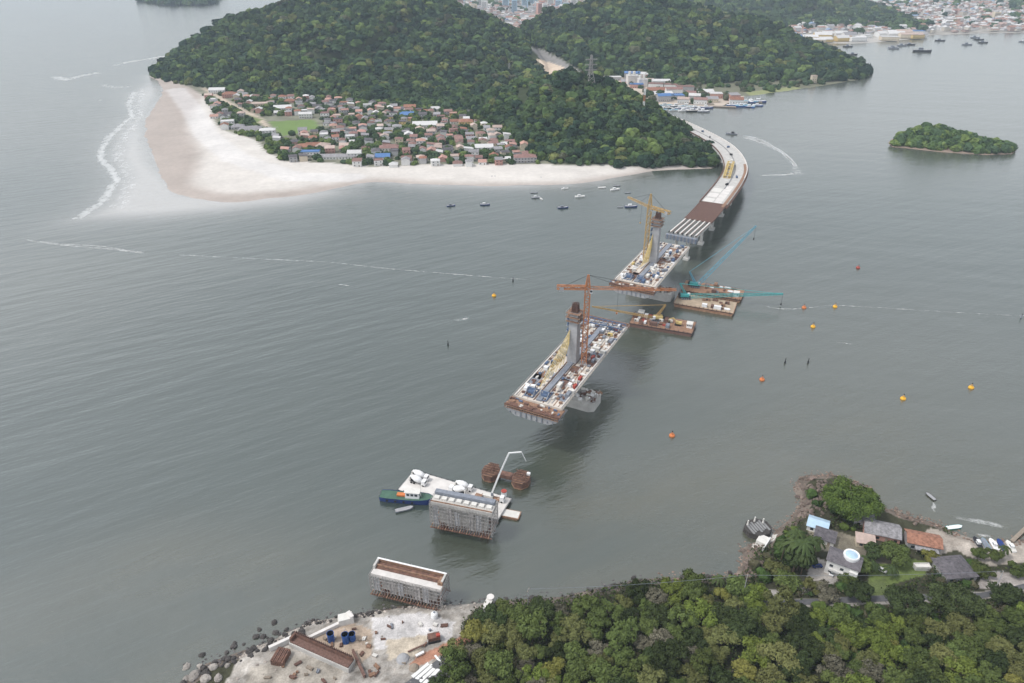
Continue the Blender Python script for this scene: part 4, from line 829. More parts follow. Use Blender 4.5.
# ---- barges
def barge(label, pts, zt, mdeck, mside, grp='barges around the bridge works', rail=True, name='barge'):
    P = [W(x, y, zt) for x, y in pts]; c = sum(P, Vector())/4; ax = ((P[1]+P[2])-(P[0]+P[3]))/2; rz = math.atan2(ax.y, ax.x); L = ax.length
    ay = ((P[2]+P[3])-(P[0]+P[1]))/2; w = abs(ay.dot(Vector((-sin(rz), cos(rz), 0)))); print('barge', label[:30], round(L), round(w))
    t = thing(name, label, 'barge', (c.x, c.y, 0), rz, grp); mb = MB(); hl, hw = L/2, w/2
    mb.add([(-hl+1.5,-hw,-.6),(hl-1.5,-hw,-.6),(hl-1.5,hw,-.6),(-hl+1.5,hw,-.6),(-hl,-hw,zt),(hl,-hw,zt),(hl,hw,zt),(-hl,hw,zt)], [(3,2,1,0),(0,1,5,4),(1,2,6,5),(2,3,7,6),(3,0,4,7),(4,5,6,7)], mside); mb.build('hull', None, t)
    MB().box((0, 0, zt+.06), (L-.9, w-.9, .1), m=mdeck).build('deck', None, t)
    if rail:
        mb = MB()
        for x in np.arange(-hl+.5, hl, 3.0):
            for y in (-hw+.15, hw-.15): mb.box((x, y, zt+.4), (.3, .3, .8), m='black')
        for y in (-hw, hw): mb.box((0, y, zt-.25), (L, .3, .35), m='black')
        mb.build('bollard_rail', None, t)
    return t, Vector((c.x, c.y, zt+.12)), rz, L, w
def on(B, x, y): return world(B[1], B[2], (x, y, 0))
B1 = barge('cluttered brown barge moored below the gap between the bridge sections', [(628,323),(693,334),(696,322),(636,312)], 2.5, 'timber', 'rebar')
B2 = barge('long tan barge carrying the teal crane with its boom laid flat', [(673,304),(734,313),(737,303),(679,292)], 2.5, 'barge_tan', 'barge_orange')
B3 = barge('orange brown barge carrying the blue crane with its boom raised', [(680,290),(741,300),(745,290),(687,280)], 2.5, 'barge_orange', 'barge_orange')
B4 = barge('pale grey work barge behind the scaffolded pier carrying mixer trucks', [(393,488),(496,521),(514,498),(418,472)], 1.8, 'concrete_pale', 'concrete_dark')
B5 = barge('small white pontoon at the right end of the pale work barge', [(500,516),(518,519),(522,512),(504,508)], 1.0, 'offwhite', 'timber', rail=False, name='pontoon')
def deckstuff(B, specs, where, seed):
    rs_ = random.Random(seed)
    for x, y, kind, m in specs:
        p = on(B, x*B[3]/2, y*B[4]/2); a = B[2]+rs_.choice([0, PI/2, 0])
        if kind == 'c': ob = container('container', p, a, rs_.choice([3.5, 5]), 2.3, 2.3, m, '', 'container', 'containers on barges'); lb = '%s container on %s' % (COLW.get(m, m), where)
        elif kind == 'g': generator(p, a, m, '', 'generators on barges'); ob = REG[-1]; lb = '%s generator on %s' % (COLW.get(m, m), where)
        else: ob = bundle(p, a, rs_.uniform(2, 5), rs_.uniform(1.2, 2.4), m, '', 'material bundles on barges'); lb = '%s material bundle on %s' % (COLW.get(m, m), where)
        PEND.append((ob, lb))
def rnd_specs(n_, ms, seed, x0=-.9, x1=.9):
    r = random.Random(seed); out = []
    for i in range(n_*4):
        x, y = r.uniform(x0, x1), r.uniform(-.72, .72)
        if len(out) < n_ and all(abs(x-a[0]) > .1 or abs(y-a[1]) > .3 for a in out): out.append((x, y, r.choice('cgbbb'), r.choice(ms)))
    return out
deckstuff(B1, rnd_specs(26, ['white', 'rebar', 'offwhite', 'timber', 'rust', 'red', 'steel_grey'], 3, -.92, .25), 'the cluttered brown barge', 1)
deckstuff(B2, rnd_specs(12, ['rust', 'white', 'rebar', 'timber'], 5, -.1, .85), 'the long tan barge', 2)
deckstuff(B3, rnd_specs(18, ['rebar', 'rust', 'white', 'steel_grey', 'timber'], 7, -.3, .85), 'the orange brown barge', 3)
deckstuff(B4, rnd_specs(4, ['rust', 'offwhite', 'timber'], 9, .3, .6), 'the pale work barge', 4)
def deckhouse(B, x, y, m, label):
    t = thing('deckhouse', label, 'deckhouse', on(B, x, y), B[2]); MB().box((0, 0, 1.5), (3.6, 4.2, 3), m=m).build('cabin', None, t); MB().box((0, 0, 3.1), (4.2, 4.8, .25), m='offwhite').build('roof', None, t)
    mb = MB(); [mb.box((k*1.1, -2.13, 1.9), (.8, .06, .8), m='glass') for k in (-1, 0, 1)]; mb.build('window', None, t)
deckhouse(B3, B3[3]*.40, -B3[4]*.2, 'white', 'white deckhouse at the right end of the orange brown barge')
deckhouse(B1, B1[3]*.42, 0, 'white', 'white deckhouse at the right end of the cluttered brown barge')
deckhouse(B1, -B1[3]*.38, B1[4]*.3, 'offwhite', 'cream deckhouse at the left end of the cluttered brown barge')
def crawler(label, p, rzb, tip, mbody, mboom, sw=2.2, rope=True):
    """p base point on deck, tip = world point of the boom head"""
    rz = math.atan2(tip.y-p.y, tip.x-p.x); t = thing('crawler_crane', label, 'crane', p, rz, 'crawler cranes on barges'); tl = local(p, rz, tip)
    for s in (-2.1, 2.1):
        mb = MB(); mb.box((0, s, .7), (6.6, 1.0, 1.2), m='black'); [mb.cyl((-3+k*1.5, s-.55, .65), (-3+k*1.5, s+.55, .65), .6, n=8, m='steel_grey') for k in range(5)]; mb.build('track', None, t)
    mb = MB(); mb.box((-1.4, 0, 2.4), (6.4, 3.2, 2.0), m=mbody); mb.box((0, 0, 1.3), (3.4, 3.4, .5), m='black'); mb.build('upper_body', None, t)
    MB().box((-4.9, 0, 2.3), (1.3, 3.6, 2.2), m='black').build('counterweight', None, t)
    mb = MB(); mb.box((1.9, 1.4, 2.6), (1.8, 1.3, 2.0), m='white'); c = mb.build('cab', None, t); MB().box((2.83, 1.4, 2.9), (.06, 1.1, 1.1), m='glass').build('window', None, c)
    foot = Vector((1.6, 0, 2.0)); L = (tl-foot).length; MB().truss(foot, tl, sw, sw*.35, bays=int(L/2.8), t=.2, m=mboom).build('boom', None, t)
    MB().truss((-.6, 0, 3.4), (-5.5, 0, 11.5), 1.4, .7, bays=4, t=.26, m=mboom).build('mast', None, t)
    mb = MB(); mb.bar((-5.5, .4, 11.5), tl, .16, m=mboom); mb.bar((-5.5, -.4, 11.5), tl, .16, m=mboom); mb.bar((-5.5, 0, 11.5), (-4.5, 0, 3.3), .2, m='black'); mb.build('pendant_rope', None, t)
    if rope: mb = MB(); dz = min(9, tl.z+p.z-2); mb.bar(tl, tl-Vector((0,0,dz)), .14, m='black'); mb.box((tl.x, tl.y, tl.z-dz-.6), (.8, .8, 1.3), m='black'); mb.build('hook_block', None, t)
p = on(B3, -B3[3]*.30, 0); d = ray(756, 226); bz = p+Vector((0,0,2)); tp = None
for Yd in np.arange(p.y-30, p.y+90, 1.0):
    q = RY(756, 226, Yd)
    if q.z > 3 and (tp is None or abs((q-bz).length-62) < abs((tp-bz).length-62)): tp = q
print('boom tip', tp, p); crawler('blue crawler crane on the orange brown barge with a long raised boom', p, 0, tp, 'teal', 'sky_blue', 2.6)
p = on(B2, -B2[3]*.34, B2[4]*.1); tp = W(783, 294, 9.5); crawler('teal crawler crane on the tan barge with its long boom laid nearly flat', p, 0, tp, 'teal', 'teal', 2.6)
p = on(B1, -B1[3]*.12, B1[4]*.1); tp = W(592, 306.5, 14); crawler('small ochre crawler crane on the cluttered brown barge with a low boom', p, 0, tp, 'yellow', 'crane_yellow', 1.3, rope=False)
t = thing('excavator', 'yellow excavator near the right end of the cluttered brown barge', 'excavator', on(B1, B1[3]*.24, 0), B1[2]+PI)
def excavator_parts(t, m):
    for s in (-1.2, 1.2): MB().box((0, s, .5), (4.2, .7, .9), m='black').build('track', None, t)
    MB().box((-.6, 0, 1.9), (3.6, 2.6, 1.3), m=m).build('upper_body', None, t); c = MB().box((.9, .8, 2.5), (1.3, 1.0, 1.7), m=m).build('cab', None, t); MB().box((1.57, .8, 2.7), (.05, .8, .9), m='glass').build('window', None, c)
    mb = MB(); mb.bar((1, -.4, 1.8), (3.6, -.4, 4.6), .5, m=m); mb.bar((3.6, -.4, 4.6), (6.2, -.4, 3.2), .45, m=m); mb.build('boom', None, t); mb = MB(); mb.bar((6.2, -.4, 3.2), (6.4, -.4, 1.2), .35, m=m); mb.box((6.3, -.4, .8), (1, 1.1, .9), m='black'); mb.build('bucket_arm', None, t)
excavator_parts(t, 'yellow')

# mixer trucks and the concrete pump
def mixer(loc, rz, label):
    t = thing('mixer_truck', label, 'mixer truck', loc, rz, 'white concrete mixer trucks'); MB().box((-.6, 0, 1.0), (8.2, 1.0, .4), m='black').build('chassis', None, t)
    mb = MB(); mb.box((3.4, 0, 1.9), (2.0, 2.4, 2.4), m='white', top=.93); c = mb.build('cab', None, t); MB().box((4.38, 0, 2.3), (.08, 2.0, .9), m='glass').build('windscreen', None, c)
    mb = MB(); pr = [(.9, 0), (1.0, .0), (1.55, 1.4), (1.6, 3.2), (1.1, 4.8), (.55, 5.9), (.6, 6.0)]; mb.lathe([(.01, 0)]+pr+[(.01, 6.0)], 14, m='white')
    mb.v = [(2.1-z*cos(.22)-x*0, y, 2.25+z*sin(.22)+x) for x, y, z in mb.v]; mb.build('drum', None, t, smooth=True)
    mb = MB(); mb.box((-4.0, 0, 2.4), (.5, 1.8, 2.0), m='offwhite'); mb.box((-4.6, 0, 1.5), (.9, .7, .3), m='offwhite'); mb.build('chute', None, t)
    for x in (3.4, -1.6, -3.1):
        for s in (-1.05, 1.05): MB().cyl((x, s-.18, .52), (x, s+.18, .52), .52, n=10, m='black').build('wheel', None, t)
def at_barge(x, y, z=1.95): p = W(x, y, z); return p
mixer(at_barge(420.5,478.5), -.42, 'white mixer truck at the far left corner of the pale barge, rear one of two')
mixer(at_barge(418,483.5), -.42, 'white mixer truck at the left of the pale barge, front one of two')
mixer(at_barge(464,489), -.36, 'white mixer truck behind the scaffolded pier, right one of two')
mixer(at_barge(458,493), PI-.4, 'white mixer truck behind the scaffolded pier, left one of two facing left')
p = at_barge(493,499.5); t = thing('pump_truck', 'concrete pump truck on the pale barge with its white boom raised high', 'pump truck', p, -.32)
MB().box((-.5, 0, 1.0), (10.5, 2.3, .5), m='timber').build('chassis', None, t); c = MB().box((4.6, 0, 1.9), (2, 2.4, 2.5), m='white', top=.93).build('cab', None, t); MB().box((5.6, 0, 2.3), (.08, 2.0, .9), m='glass').build('windscreen', None, c)
MB().box((-2.4, 0, 1.8), (5, 2.0, 1.2), m='offwhite').build('hopper', None, t)
for x in (4.6, -2, -3.6):
    for s in (-1.05, 1.05): MB().cyl((x, s-.18, .52), (x, s+.18, .52), .52, n=10, m='black').build('wheel', None, t)
for s in (-3.0, 3.0):
    for x in (2.5, -4.5): MB().bar((x, 0, 1.2), (x+.3, s, .1), .25, m='offwhite').build('outrigger', None, t)
bp_ = local(p, -.32, W(491.5,493,5)); zc = [3.0, HG(p.x, p.y, 473), 0, 0]; Yp = p.y
q0 = local(p, -.32, RY(492, 492.5, Yp)); q1 = local(p, -.32, RY(499.5, 474, Yp)); q2 = local(p, -.32, RY(509, 453, Yp)); q3 = local(p, -.32, RY(521.5, 452, Yp-1)); q4 = local(p, -.32, RY(526, 461, Yp-1))
for a, b_, w in ((q0, q1, .8), (q1, q2, .6), (q2, q3, .45), (q3, q4, .28)): MB().bar(a, b_, w, m='white').build('boom', None, t)
MB().cyl((q0.x, q0.y, 1.2), tuple(q0), .6, n=8, m='steel_grey').build('turret', None, t)
t = thing('site_tank', 'red and white tank at the right end of the pale barge', 'tank', at_barge(504,495.5), 0); MB().cyl((0,0,0), (0,0,2.6), 1.3, n=14, m='white').build('shell', None, t); MB().cyl((0,0,2.6), (0,0,2.9), 1.35, n=14, m='red').build('lid', None, t)

# ---- boats
def hull_mesh(L, w, h, m, n_=9, bow=.35):
    mb = MB(); V = []
    for i in range(n_):
        s = i/(n_-1); k = 1 if s < 1-bow else math.sqrt(max(0, 1-((s-(1-bow))/bow)**2)); k = max(k, .03)*(1 if s > .12 else .86+s); sh = h*(1+.35*max(0, s-.5)**1.5*2.5)
        x = -L/2+s*L
        for y, z in ((-w/2*k, sh), (-w/2*k*.8, 0.1), (0, -.35), (w/2*k*.8, .1), (w/2*k, sh)): V.append((x, y, z))
    f = [(5*i+j, 5*i+j+1, 5*i+j+6, 5*i+j+5) for i in range(n_-1) for j in range(4)]+[(4,3,2,1,0)]
    mb.add(V, f, m); return mb, V
def boat(label, loc, rz, L, w, mh, md, cabin='white', croof=None, grp=None, cpos=-.1, name='boat', cat='boat', mast=False, lab_pend=True):
    t = thing(name, label, cat, loc, rz, grp); h = L*.11; mb, V = hull_mesh(L, w, h, mh); mb.build('hull', None, t)
    d = MB(); n_ = 9; d.add([(V[5*i][0], V[5*i][1]*.93, V[5*i][2]-.12) for i in range(n_)]+[(V[5*i+4][0], V[5*i+4][1]*.93, V[5*i+4][2]-.12) for i in range(n_)], [(i, i+1, n_+i+1, n_+i) for i in range(n_-1)], md); d.build('deck', None, t)
    if cabin:
        cw, cl, ch = w*.55, L*.26, max(1.2, L*.13); c = MB().box((cpos*L, 0, h+ch/2-.1), (cl, cw, ch), m=cabin, top=.92).build('cabin', None, t)
        MB().box((cpos*L, 0, h+ch-.05), (cl*1.1, cw*1.1, .12), m=croof or cabin).build('roof', None, c)
        wmb = MB(); [wmb.box((cpos*L+k*cl*.28, s*cw*.49, h+ch*.6), (cl*.2, .06, ch*.35), m='glass') for k in (-1, 0, 1) for s in (-1, 1)]; wmb.box((cpos*L+cl*.485, 0, h+ch*.6), (.06, cw*.7, ch*.35), m='glass'); wmb.build('window', None, c)
    if mast: MB().cyl((cpos*L+L*.15, 0, h), (cpos*L+L*.15, 0, h+L*.35), .09, n=5, m='offwhite').build('mast', None, t)
    return t
t = boat('blue and green tugboat with white wheelhouse moored left of the pale barge', W(408,500.5,0), -.13, 26, 6.2, 'hull_blue', 'deck_green', 'white', 'offwhite', cpos=.1, name='tugboat', cat='tugboat', mast=True)
MB().box((-3, 0, 3.4), (4, 2.0, .8), m='orange').build('deck_cargo', None, t)
mb = MB(); [mb.cyl((x, s*3.55, 2.0), (x, s*3.75, 2.0), .6, n=8, m='black') for x in (-9, -5, -1, 3) for s in (-1, 1)]; mb.build('fender', None, t)
boat('small dark open boat lying alongside the blue tugboat', W(404.5,510,0), .32, 8.5, 2.4, 'steel_grey', 'concrete_grey', None)
G = 'small boats moored off the village beach'
for x, y, a, L, mh, cab in [(451,206,.2,9,'hull_blue','steel_grey'),(485,205,0,10,'hull_blue','white'),(536,198,.1,10,'steel_grey','white'),(534,193,0,8,'steel_grey',None),(565,189,.3,8,'white','white'),(580,197,.15,11,'white','white'),(563,208,.1,11,'hull_blue','steel_grey'),(615,190,.3,11,'white','white'),(617,186,0,8,'steel_grey',None),(602,188,.1,9,'white',None),(631,207,.05,13,'hull_blue','white'),(620,207.5,0,6,'steel_grey',None),(628,193,.1,7,'steel_grey',None),(541,199,2,6,'white',None)]:
    ob = boat('', W(x, y), a, L*.95, L*.28, mh, 'offwhite' if mh == 'white' else 'concrete_grey', cab, grp=G); PEND.append((ob, '%s boat %s anchored off the village beach' % ({'hull_blue': 'dark blue', 'steel_grey': 'grey', 'white': 'white'}[mh], 'with a cabin' if cab else 'without a cabin')))
G = 'small boats in the far bay'
for x, y in [(894,49),(902,46),(910,45),(922,52),(940,41),(967,45),(975,38),(979,40),(983,43),(1024,42),(848,47),(853,55),(893,48)]:
    ob = boat('', W(x, y), random.uniform(-.3, .3), 24 if x != 922 else 40, 7, random.choice(['steel_grey', 'hull_blue', 'black']), 'concrete_grey', 'steel_grey' if x < 990 else 'white', grp=G); PEND.append((ob, 'tiny dark boat at anchor in the far bay'))
boat('dark speedboat drawing a long curved white wake beyond the viaduct', W(731.5,134.3), 2.9, 15, 4.5, 'steel_grey', 'concrete_grey', 'black')
boat('small dark motorboat pulling away from the right shore', W(930.5,497), 1.9, 5.5, 2, 'black', 'concrete_grey', None)
boat('small teal motorboat near the red-roofed house, a white wake behind', W(954,528), .15, 7.5, 2.3, 'teal', 'white', None)
G = 'fishing boats moored at the port'; rb = random.Random(9)
for i in range(16):
    x = 656+i*3.4+rb.uniform(-1, 1); y = 104.5+(i % 3)*2.0+max(0, x-650)*.045; ob = boat('', W(x, y+1.2), rb.uniform(-.35, .2), rb.uniform(15, 22), 5.5, *rb.choice([('hull_blue', 'white'), ('steel_grey', 'white'), ('white', 'white'), ('white', 'sky_blue'), ('black', 'offwhite')]), 'white', grp=G, mast=True); PEND.append((ob, 'fishing boat moored at the port quay left of the blue jetty boats'))
for i in range(14):
    x = 733+(i % 7)*4.2+rb.uniform(-1, 1); y = 102+(i//7)*4.5+rb.uniform(-.8, .8); ob = boat('', W(x, y), rb.uniform(-.4, .4)+(1.4 if i % 4 == 0 else 0), rb.uniform(15, 24), 6, *rb.choice([('tank_blue', 'white'), ('tank_blue', 'sky_blue'), ('hull_blue', 'white'), ('white', 'sky_blue')]), 'white', grp=G, mast=True); PEND.append((ob, 'blue and white fishing boat in the cluster at the port jetty'))
for i, (x, y) in enumerate([(748,99),(700,101),(722,104)]):
    a = W(x-14, y+2, 1.2); b_ = W(x+14, y+3, 1.2); t = thing('jetty', ['concrete jetty among the blue boats at the port', 'long timber jetty behind the fishing boats at the port', 'low quay platform between the two boat clusters at the port'][i], 'jetty', a, 0)
    MB().bar((0,0,0), b_-a, 7, 1.0, m='wood').build('deck', None, t); mb = MB(); [mb.cyl(tuple((b_-a)*k/6), tuple((b_-a)*k/6+Vector((0,0,-3))), .5, n=6, m='trunk') for k in range(7)]; mb.build('pile', None, t)

# ---- buoys
def buoy(x, y, m, r, label):
    t = thing('buoy', '', 'buoy', W(x, y, 0), 0, 'marker buoys round the bridge works'); MB().lathe([(.05, -.6), (r, -.3), (r*1.05, .5), (r*.9, 1.0), (.3, 1.3)], 12, m=m).build('float', None, t, smooth=True)
    mb = MB(); [mb.bar((r*.7*cos(a), r*.7*sin(a), 1.0), (0, 0, 2.8), .14, m=m) for a in (0, 2.1, 4.2)]; mb.build('frame', None, t); MB().cyl((0,0,2.7), (0,0,3.3), .3, n=8, m='black').build('lamp', None, t); PEND.append((t, label))
for x, y, m in [(858,268,'red'),(494,296,'buoy_yellow'),(804,308,'orange'),(835,307,'buoy_yellow'),(813,327,'buoy_yellow'),(808,363,'black'),(785,363,'black'),(762,380,'orange'),(903,399,'buoy_yellow'),(897,401,'orange'),(971,388,'buoy_yellow'),(672,436,'orange'),(676,438,'buoy_yellow'),(448,345,'black'),(513,281,'black'),(1021,318,'steel_grey'),(328,272,'black')]:
    if (x, y) in [(328,272),(897,401),(676,438)]: continue
    buoy(x, y, m, 1.5 if m not in ('black', 'steel_grey') else .55, '%s marker buoy floating on open water' % {'red': 'red', 'orange': 'orange', 'buoy_yellow': 'yellow', 'black': 'small dark', 'steel_grey': 'small grey'}[m])
# ================================================================ HOUSES
def house(name, label, loc, rz, w, d, h, mr, mw, roof='gable', floors=1, group=None, cat='house', detail=True, over=.5):
    t = thing(name, label, cat, loc, rz, group); mb = MB(); mb.box((0, 0, h/2-.5), (w, d, h+1), m=mw); rh = min(w, d)*.22
    if roof == 'gable': mb.add([(-w/2, -d/2, h), (-w/2, d/2, h), (-w/2, 0, h+rh), (w/2, -d/2, h), (w/2, d/2, h), (w/2, 0, h+rh)], [(0,2,1), (3,4,5)], mw)
    mb.build('wall', None, t); r = MB(); W2, D2 = w/2+over, d/2+over; z = h+.02
    if roof == 'gable':
        k = rh/(d/2); ze = h-over*k+.06; zt = h+rh+.08; th = .22
        for s in (-1, 1):
            v = [(-W2, s*D2, ze), (W2, s*D2, ze), (W2, 0, zt), (-W2, 0, zt)]; v += [(x, y, q+th) for x, y, q in v]
            f = [(0,1,2,3), (7,6,5,4), (0,4,5,1), (1,5,6,2), (2,6,7,3), (3,7,4,0)]; r.add(v, f if s > 0 else [tuple(reversed(q)) for q in f])
    elif roof == 'hip':
        e = min(W2, D2)*.95; a = (W2-e, 0) if W2 > D2 else (0, D2-e)
        r.add([(-W2,-D2,z), (W2,-D2,z), (W2,D2,z), (-W2,D2,z), (-a[0],-a[1],z+rh), (a[0],a[1],z+rh)], [(0,1,5,4), (2,3,4,5), (1,2,5), (3,0,4), (3,2,1,0)] if W2 > D2 else [(0,1,4), (1,2,5,4), (2,3,5), (3,0,4,5), (3,2,1,0)])
    elif roof == 'shed':
        v = [(-W2,-D2,z), (W2,-D2,z), (W2,D2,z+rh*.7), (-W2,D2,z+rh*.7)]; v += [(x, y, q+.2) for x, y, q in v]; r.add(v, [(3,2,1,0), (4,5,6,7), (0,1,5,4), (1,2,6,5), (2,3,7,6), (3,0,4,7)])
    else:
        r.box((0, 0, h+.15), (w+.4, d+.4, .3)); [r.box((x, y, h+.55), (dx, dy, .5)) for x, y, dx, dy in ((0, -d/2, w+.4, .2), (0, d/2, w+.4, .2), (-w/2, 0, .2, d), (w/2, 0, .2, d))]
    r.build('roof', mr, t)
    if detail:
        mb = MB(); n_ = max(2, int(w/3.5))
        for f_ in range(floors):
            for i in range(n_):
                x = -w/2+w*(i+.5)/n_
                if f_ == 0 and i == n_//2: continue
                mb.box((x, -d/2-.04, 1.5+f_*3), (1.3, .1, 1.2), m='glass')
        mb.build('window', None, t); MB().box((-w/2+w*(n_//2+.5)/n_, -d/2-.04, 1.05), (1.1, .1, 2.1), m='wood').build('door', None, t)
        if floors > 1: mb = MB(); mb.box((0, -d/2-.7, 2.9), (w*.8, 1.4, .2), m=mw); mb.box((0, -d/2-1.35, 3.4), (w*.8, .1, .9), m=mw); mb.build('balcony', None, t)
    return t
RC = {'roof_terracotta': 'terracotta', 'roof_pink': 'dusty pink', 'roof_brown': 'brown', 'roof_grey': 'grey', 'roof_white': 'white', 'roof_dark': 'dark', 'roof_palepink': 'pale pink', 'roof_blue': 'blue'}
VILL = [(207,93),(222,91),(250,96),(290,98),(340,101),(400,107),(445,113),(470,118),(500,131),(525,148),(536,161),(520,165),(470,166),(440,165),(400,166),(372,167),(330,163),(290,161),(270,151),(262,141),(240,133),(222,130),(215,120),(212,108)]
rv = random.Random(21); placed = []; VP = [W(x, y, 3) for x, y in VILL]; vill_w = [(p.x, p.y) for p in VP]; nh = 0
pitch_w = poly_px([(262,118),(318,117),(328,130),(283,139),(270,130)]); road = poly_px([(203,90),(230,106),(266,125),(290,142)])
dirs = [.15, .15+PI/2]; veg_pts = []
fixed = [(238,128,.25,17,14,'roof_grey','wall_grey','hip'),(252,131,.2,34,20,'roof_grey','wall_white','hip'),(268,134,.2,20,12,'roof_white','wall_white','hip'),(228,125,.3,18,12,'roof_white','wall_white','flat'),(218,93,.1,26,14,'roof_white','wall_white','gable'),(230,97,.2,22,14,'roof_terracotta','wall_pink','hip'),
 (290,102,.1,16,12,'roof_terracotta','wall_pink','hip'),(260,107,.2,26,14,'roof_palepink','wall_cream','flat'),(283,109,.2,26,15,'roof_white','wall_white','gable'),(304,148,.1,18,14,'roof_terracotta','wall_pink','hip'),(314,147,.1,18,14,'roof_terracotta','wall_cream','gable'),(323,147,.1,18,14,'roof_palepink','wall_white','hip'),
 (338,158,.05,40,10,'roof_grey','wall_white','gable'),(355,157,.05,16,12,'roof_white','wall_white','gable'),(311,156,.05,22,10,'roof_blue','wall_white','flat'),(383,158,.1,17,13,'roof_blue','wall_white','gable'),(407,116,.1,20,14,'roof_blue','wall_white','shed'),(410,108,.1,18,12,'roof_terracotta','wall_pink','gable'),
 (425,126,.1,34,15,'roof_white','wall_white','shed'),(453,109,.1,18,12,'roof_white','wall_white','gable'),(437,110,.1,18,12,'roof_white','wall_white','gable'),(466,125,.1,20,14,'roof_terracotta','wall_yellow','hip'),(484,151,.1,22,13,'roof_white','wall_white','gable'),(525,161,.1,26,13,'roof_brown','wall_grey','hip'),(390,149,.1,26,15,'roof_brown','wall_white','hip'),(306,117.5,.1,18,10,'roof_white','wall_white','gable')]
def row_of(py): return 'by the beach' if py > 150 else ('in mid village' if py > 122 else 'near the forest edge')
def sec_of(px): return 'west of the pitch' if px < 270 else ('beside the grass pitch' if px < 335 else ('central' if px < 430 else 'east'))
def put_house(x, y, a, w, d, mr, mw, rf, fl):
    p = W(x, y, 3); p.z = float(samp(p.x, p.y)); 
    t = house('village_house', '', p, a, w, d, 3.1*fl, mr, mw, rf, fl, 'houses of the beach village'); placed.append((p.x, p.y, max(w, d)))
    s = sec_of(x); base = '%s-roofed %s house %s, %s' % (RC[mr], 'two-storey' if fl > 1 else 'low', row_of(y), {'central': 'village centre', 'east': 'east part of village'}.get(s, s)); PEND.append((t, base))
for x, y, a, w, d, mr, mw, rf in fixed: put_house(x, y, a, w, d, mr, mw, rf, 1 if w > 30 else rv.choice([1, 2]))
xs = [p[0] for p in vill_w]; ys = [p[1] for p in vill_w]; tries = 0
while nh < 258 and tries < 30000:
    tries += 1; X = rv.uniform(min(xs), max(xs)); Y = rv.uniform(min(ys), max(ys)); px, py = PXN(X, Y, 3.0)
    if rv.random() > .55+.45*(px > 280): continue
    Xa = np.array([X]); Ya = np.array([Y])
    if not inpoly(Xa, Ya, vill_w)[0] or inpoly(Xa, Ya, pitch_w)[0] or dline(Xa, Ya, road)[0] < 11: continue
    w, d = rv.uniform(8, 13), rv.uniform(7.5, 11)
    if any(math.hypot(X-a, Y-b_) < (max(w, d)+c)*.60 for a, b_, c in placed): continue
    if px < 285 and py > 118 and rv.random() < .7: continue
    mr = rv.choices(['roof_terracotta', 'roof_pink', 'roof_brown', 'roof_grey', 'roof_white', 'roof_dark', 'roof_palepink'], [9, 20, 22, 24, 16, 14, 13])[0]; mw = rv.choices(['wall_white', 'wall_cream', 'wall_grey', 'wall_pink', 'wall_yellow'], [40, 18, 18, 14, 3])[0]
    put_house(px, py, rv.choice(dirs)+rv.uniform(-.12, .12), w, d, mr, mw, rv.choice(['gable', 'hip', 'hip', 'gable', 'flat', 'shed']), rv.choice([1, 2, 2])); nh += 1
print('village houses', nh)
t = thing('football_goal', 'tiny white goal frame on the green village pitch', 'goal', W(276,129,2.7), 1.0); mb = MB(); [mb.bar(a, b_, .2, m='white') for a, b_ in (((-3.6,0,0), (-3.6,0,2.4)), ((3.6,0,0), (3.6,0,2.4)), ((-3.6,0,2.4), (3.6,0,2.4)))]; mb.build('post_frame', None, t)
# ---- port sheds and quay buildings
rp_ = random.Random(31); pp = []; PORT = [(612,80),(640,79),(660,84),(700,92),(742,98),(740,103),(722,104),(700,103),(664,101),(640,90)]
for k in range(3000):
    if len(pp) >= 34: break
    x, y = rp_.uniform(612, 742), rp_.uniform(78, 103)
    if not inpoly(np.array([x]), np.array([y]), PORT)[0]: continue
    p = W(x, y, 3)
    if any(math.hypot(p.x-a, p.y-b_) < 26 for a, b_ in pp): continue
    pp.append((p.x, p.y)); mr = rp_.choice(['roof_white', 'roof_white', 'roof_grey', 'roof_terracotta', 'roof_blue', 'roof_brown', 'roof_palepink']); w, d = rp_.uniform(15, 32), rp_.uniform(11, 17); p.z = max(2, float(samp(p.x, p.y)))
    t = house('port_building', '', p, rp_.uniform(-.3, .2), w, d, rp_.choice([4, 6, 8]), mr, rp_.choice(['wall_white', 'wall_cream', 'wall_pink', 'wall_grey']), rp_.choice(['gable', 'flat', 'shed']), 1, 'port buildings behind the quay', 'port building'); PEND.append((t, '%s-roofed building at the port behind the viaduct' % RC[mr]))
for x, y, w, d, h, lab in [(632,84,20,16,15,'pale concrete silo building at the clearing above the port'),(642,86,16,14,12,'second pale concrete works building, right of the silo building')]:
    p = W(x, y, 3); t = thing('works_building', lab, 'works building', p, .1); MB().box((0,0,h/2), (w,d,h), m='concrete_pale').build('wall', None, t); MB().box((0,0,h+.2), (w+1,d+1,.4), m='roof_white').build('roof', None, t)
    for s in (-.3, .1): MB().cyl((w*s, -d*.1, h), (w*s, -d*.1, h+7), 2.6, n=10, m='offwhite').build('silo', None, t)
for x, y, w, d, h, lab, zz in [(784,78,22,14,9,'pale house among trees at the foot of the middle hill',3),(813,82,9,8,11,'tall pinkish tower building by the shore of the middle hill',3)]:
    p = W(x, y, zz); t = house('shore_building', lab, p, .1, w, d, h, 'roof_palepink', 'wall_cream', 'flat', 2, None, 'building')
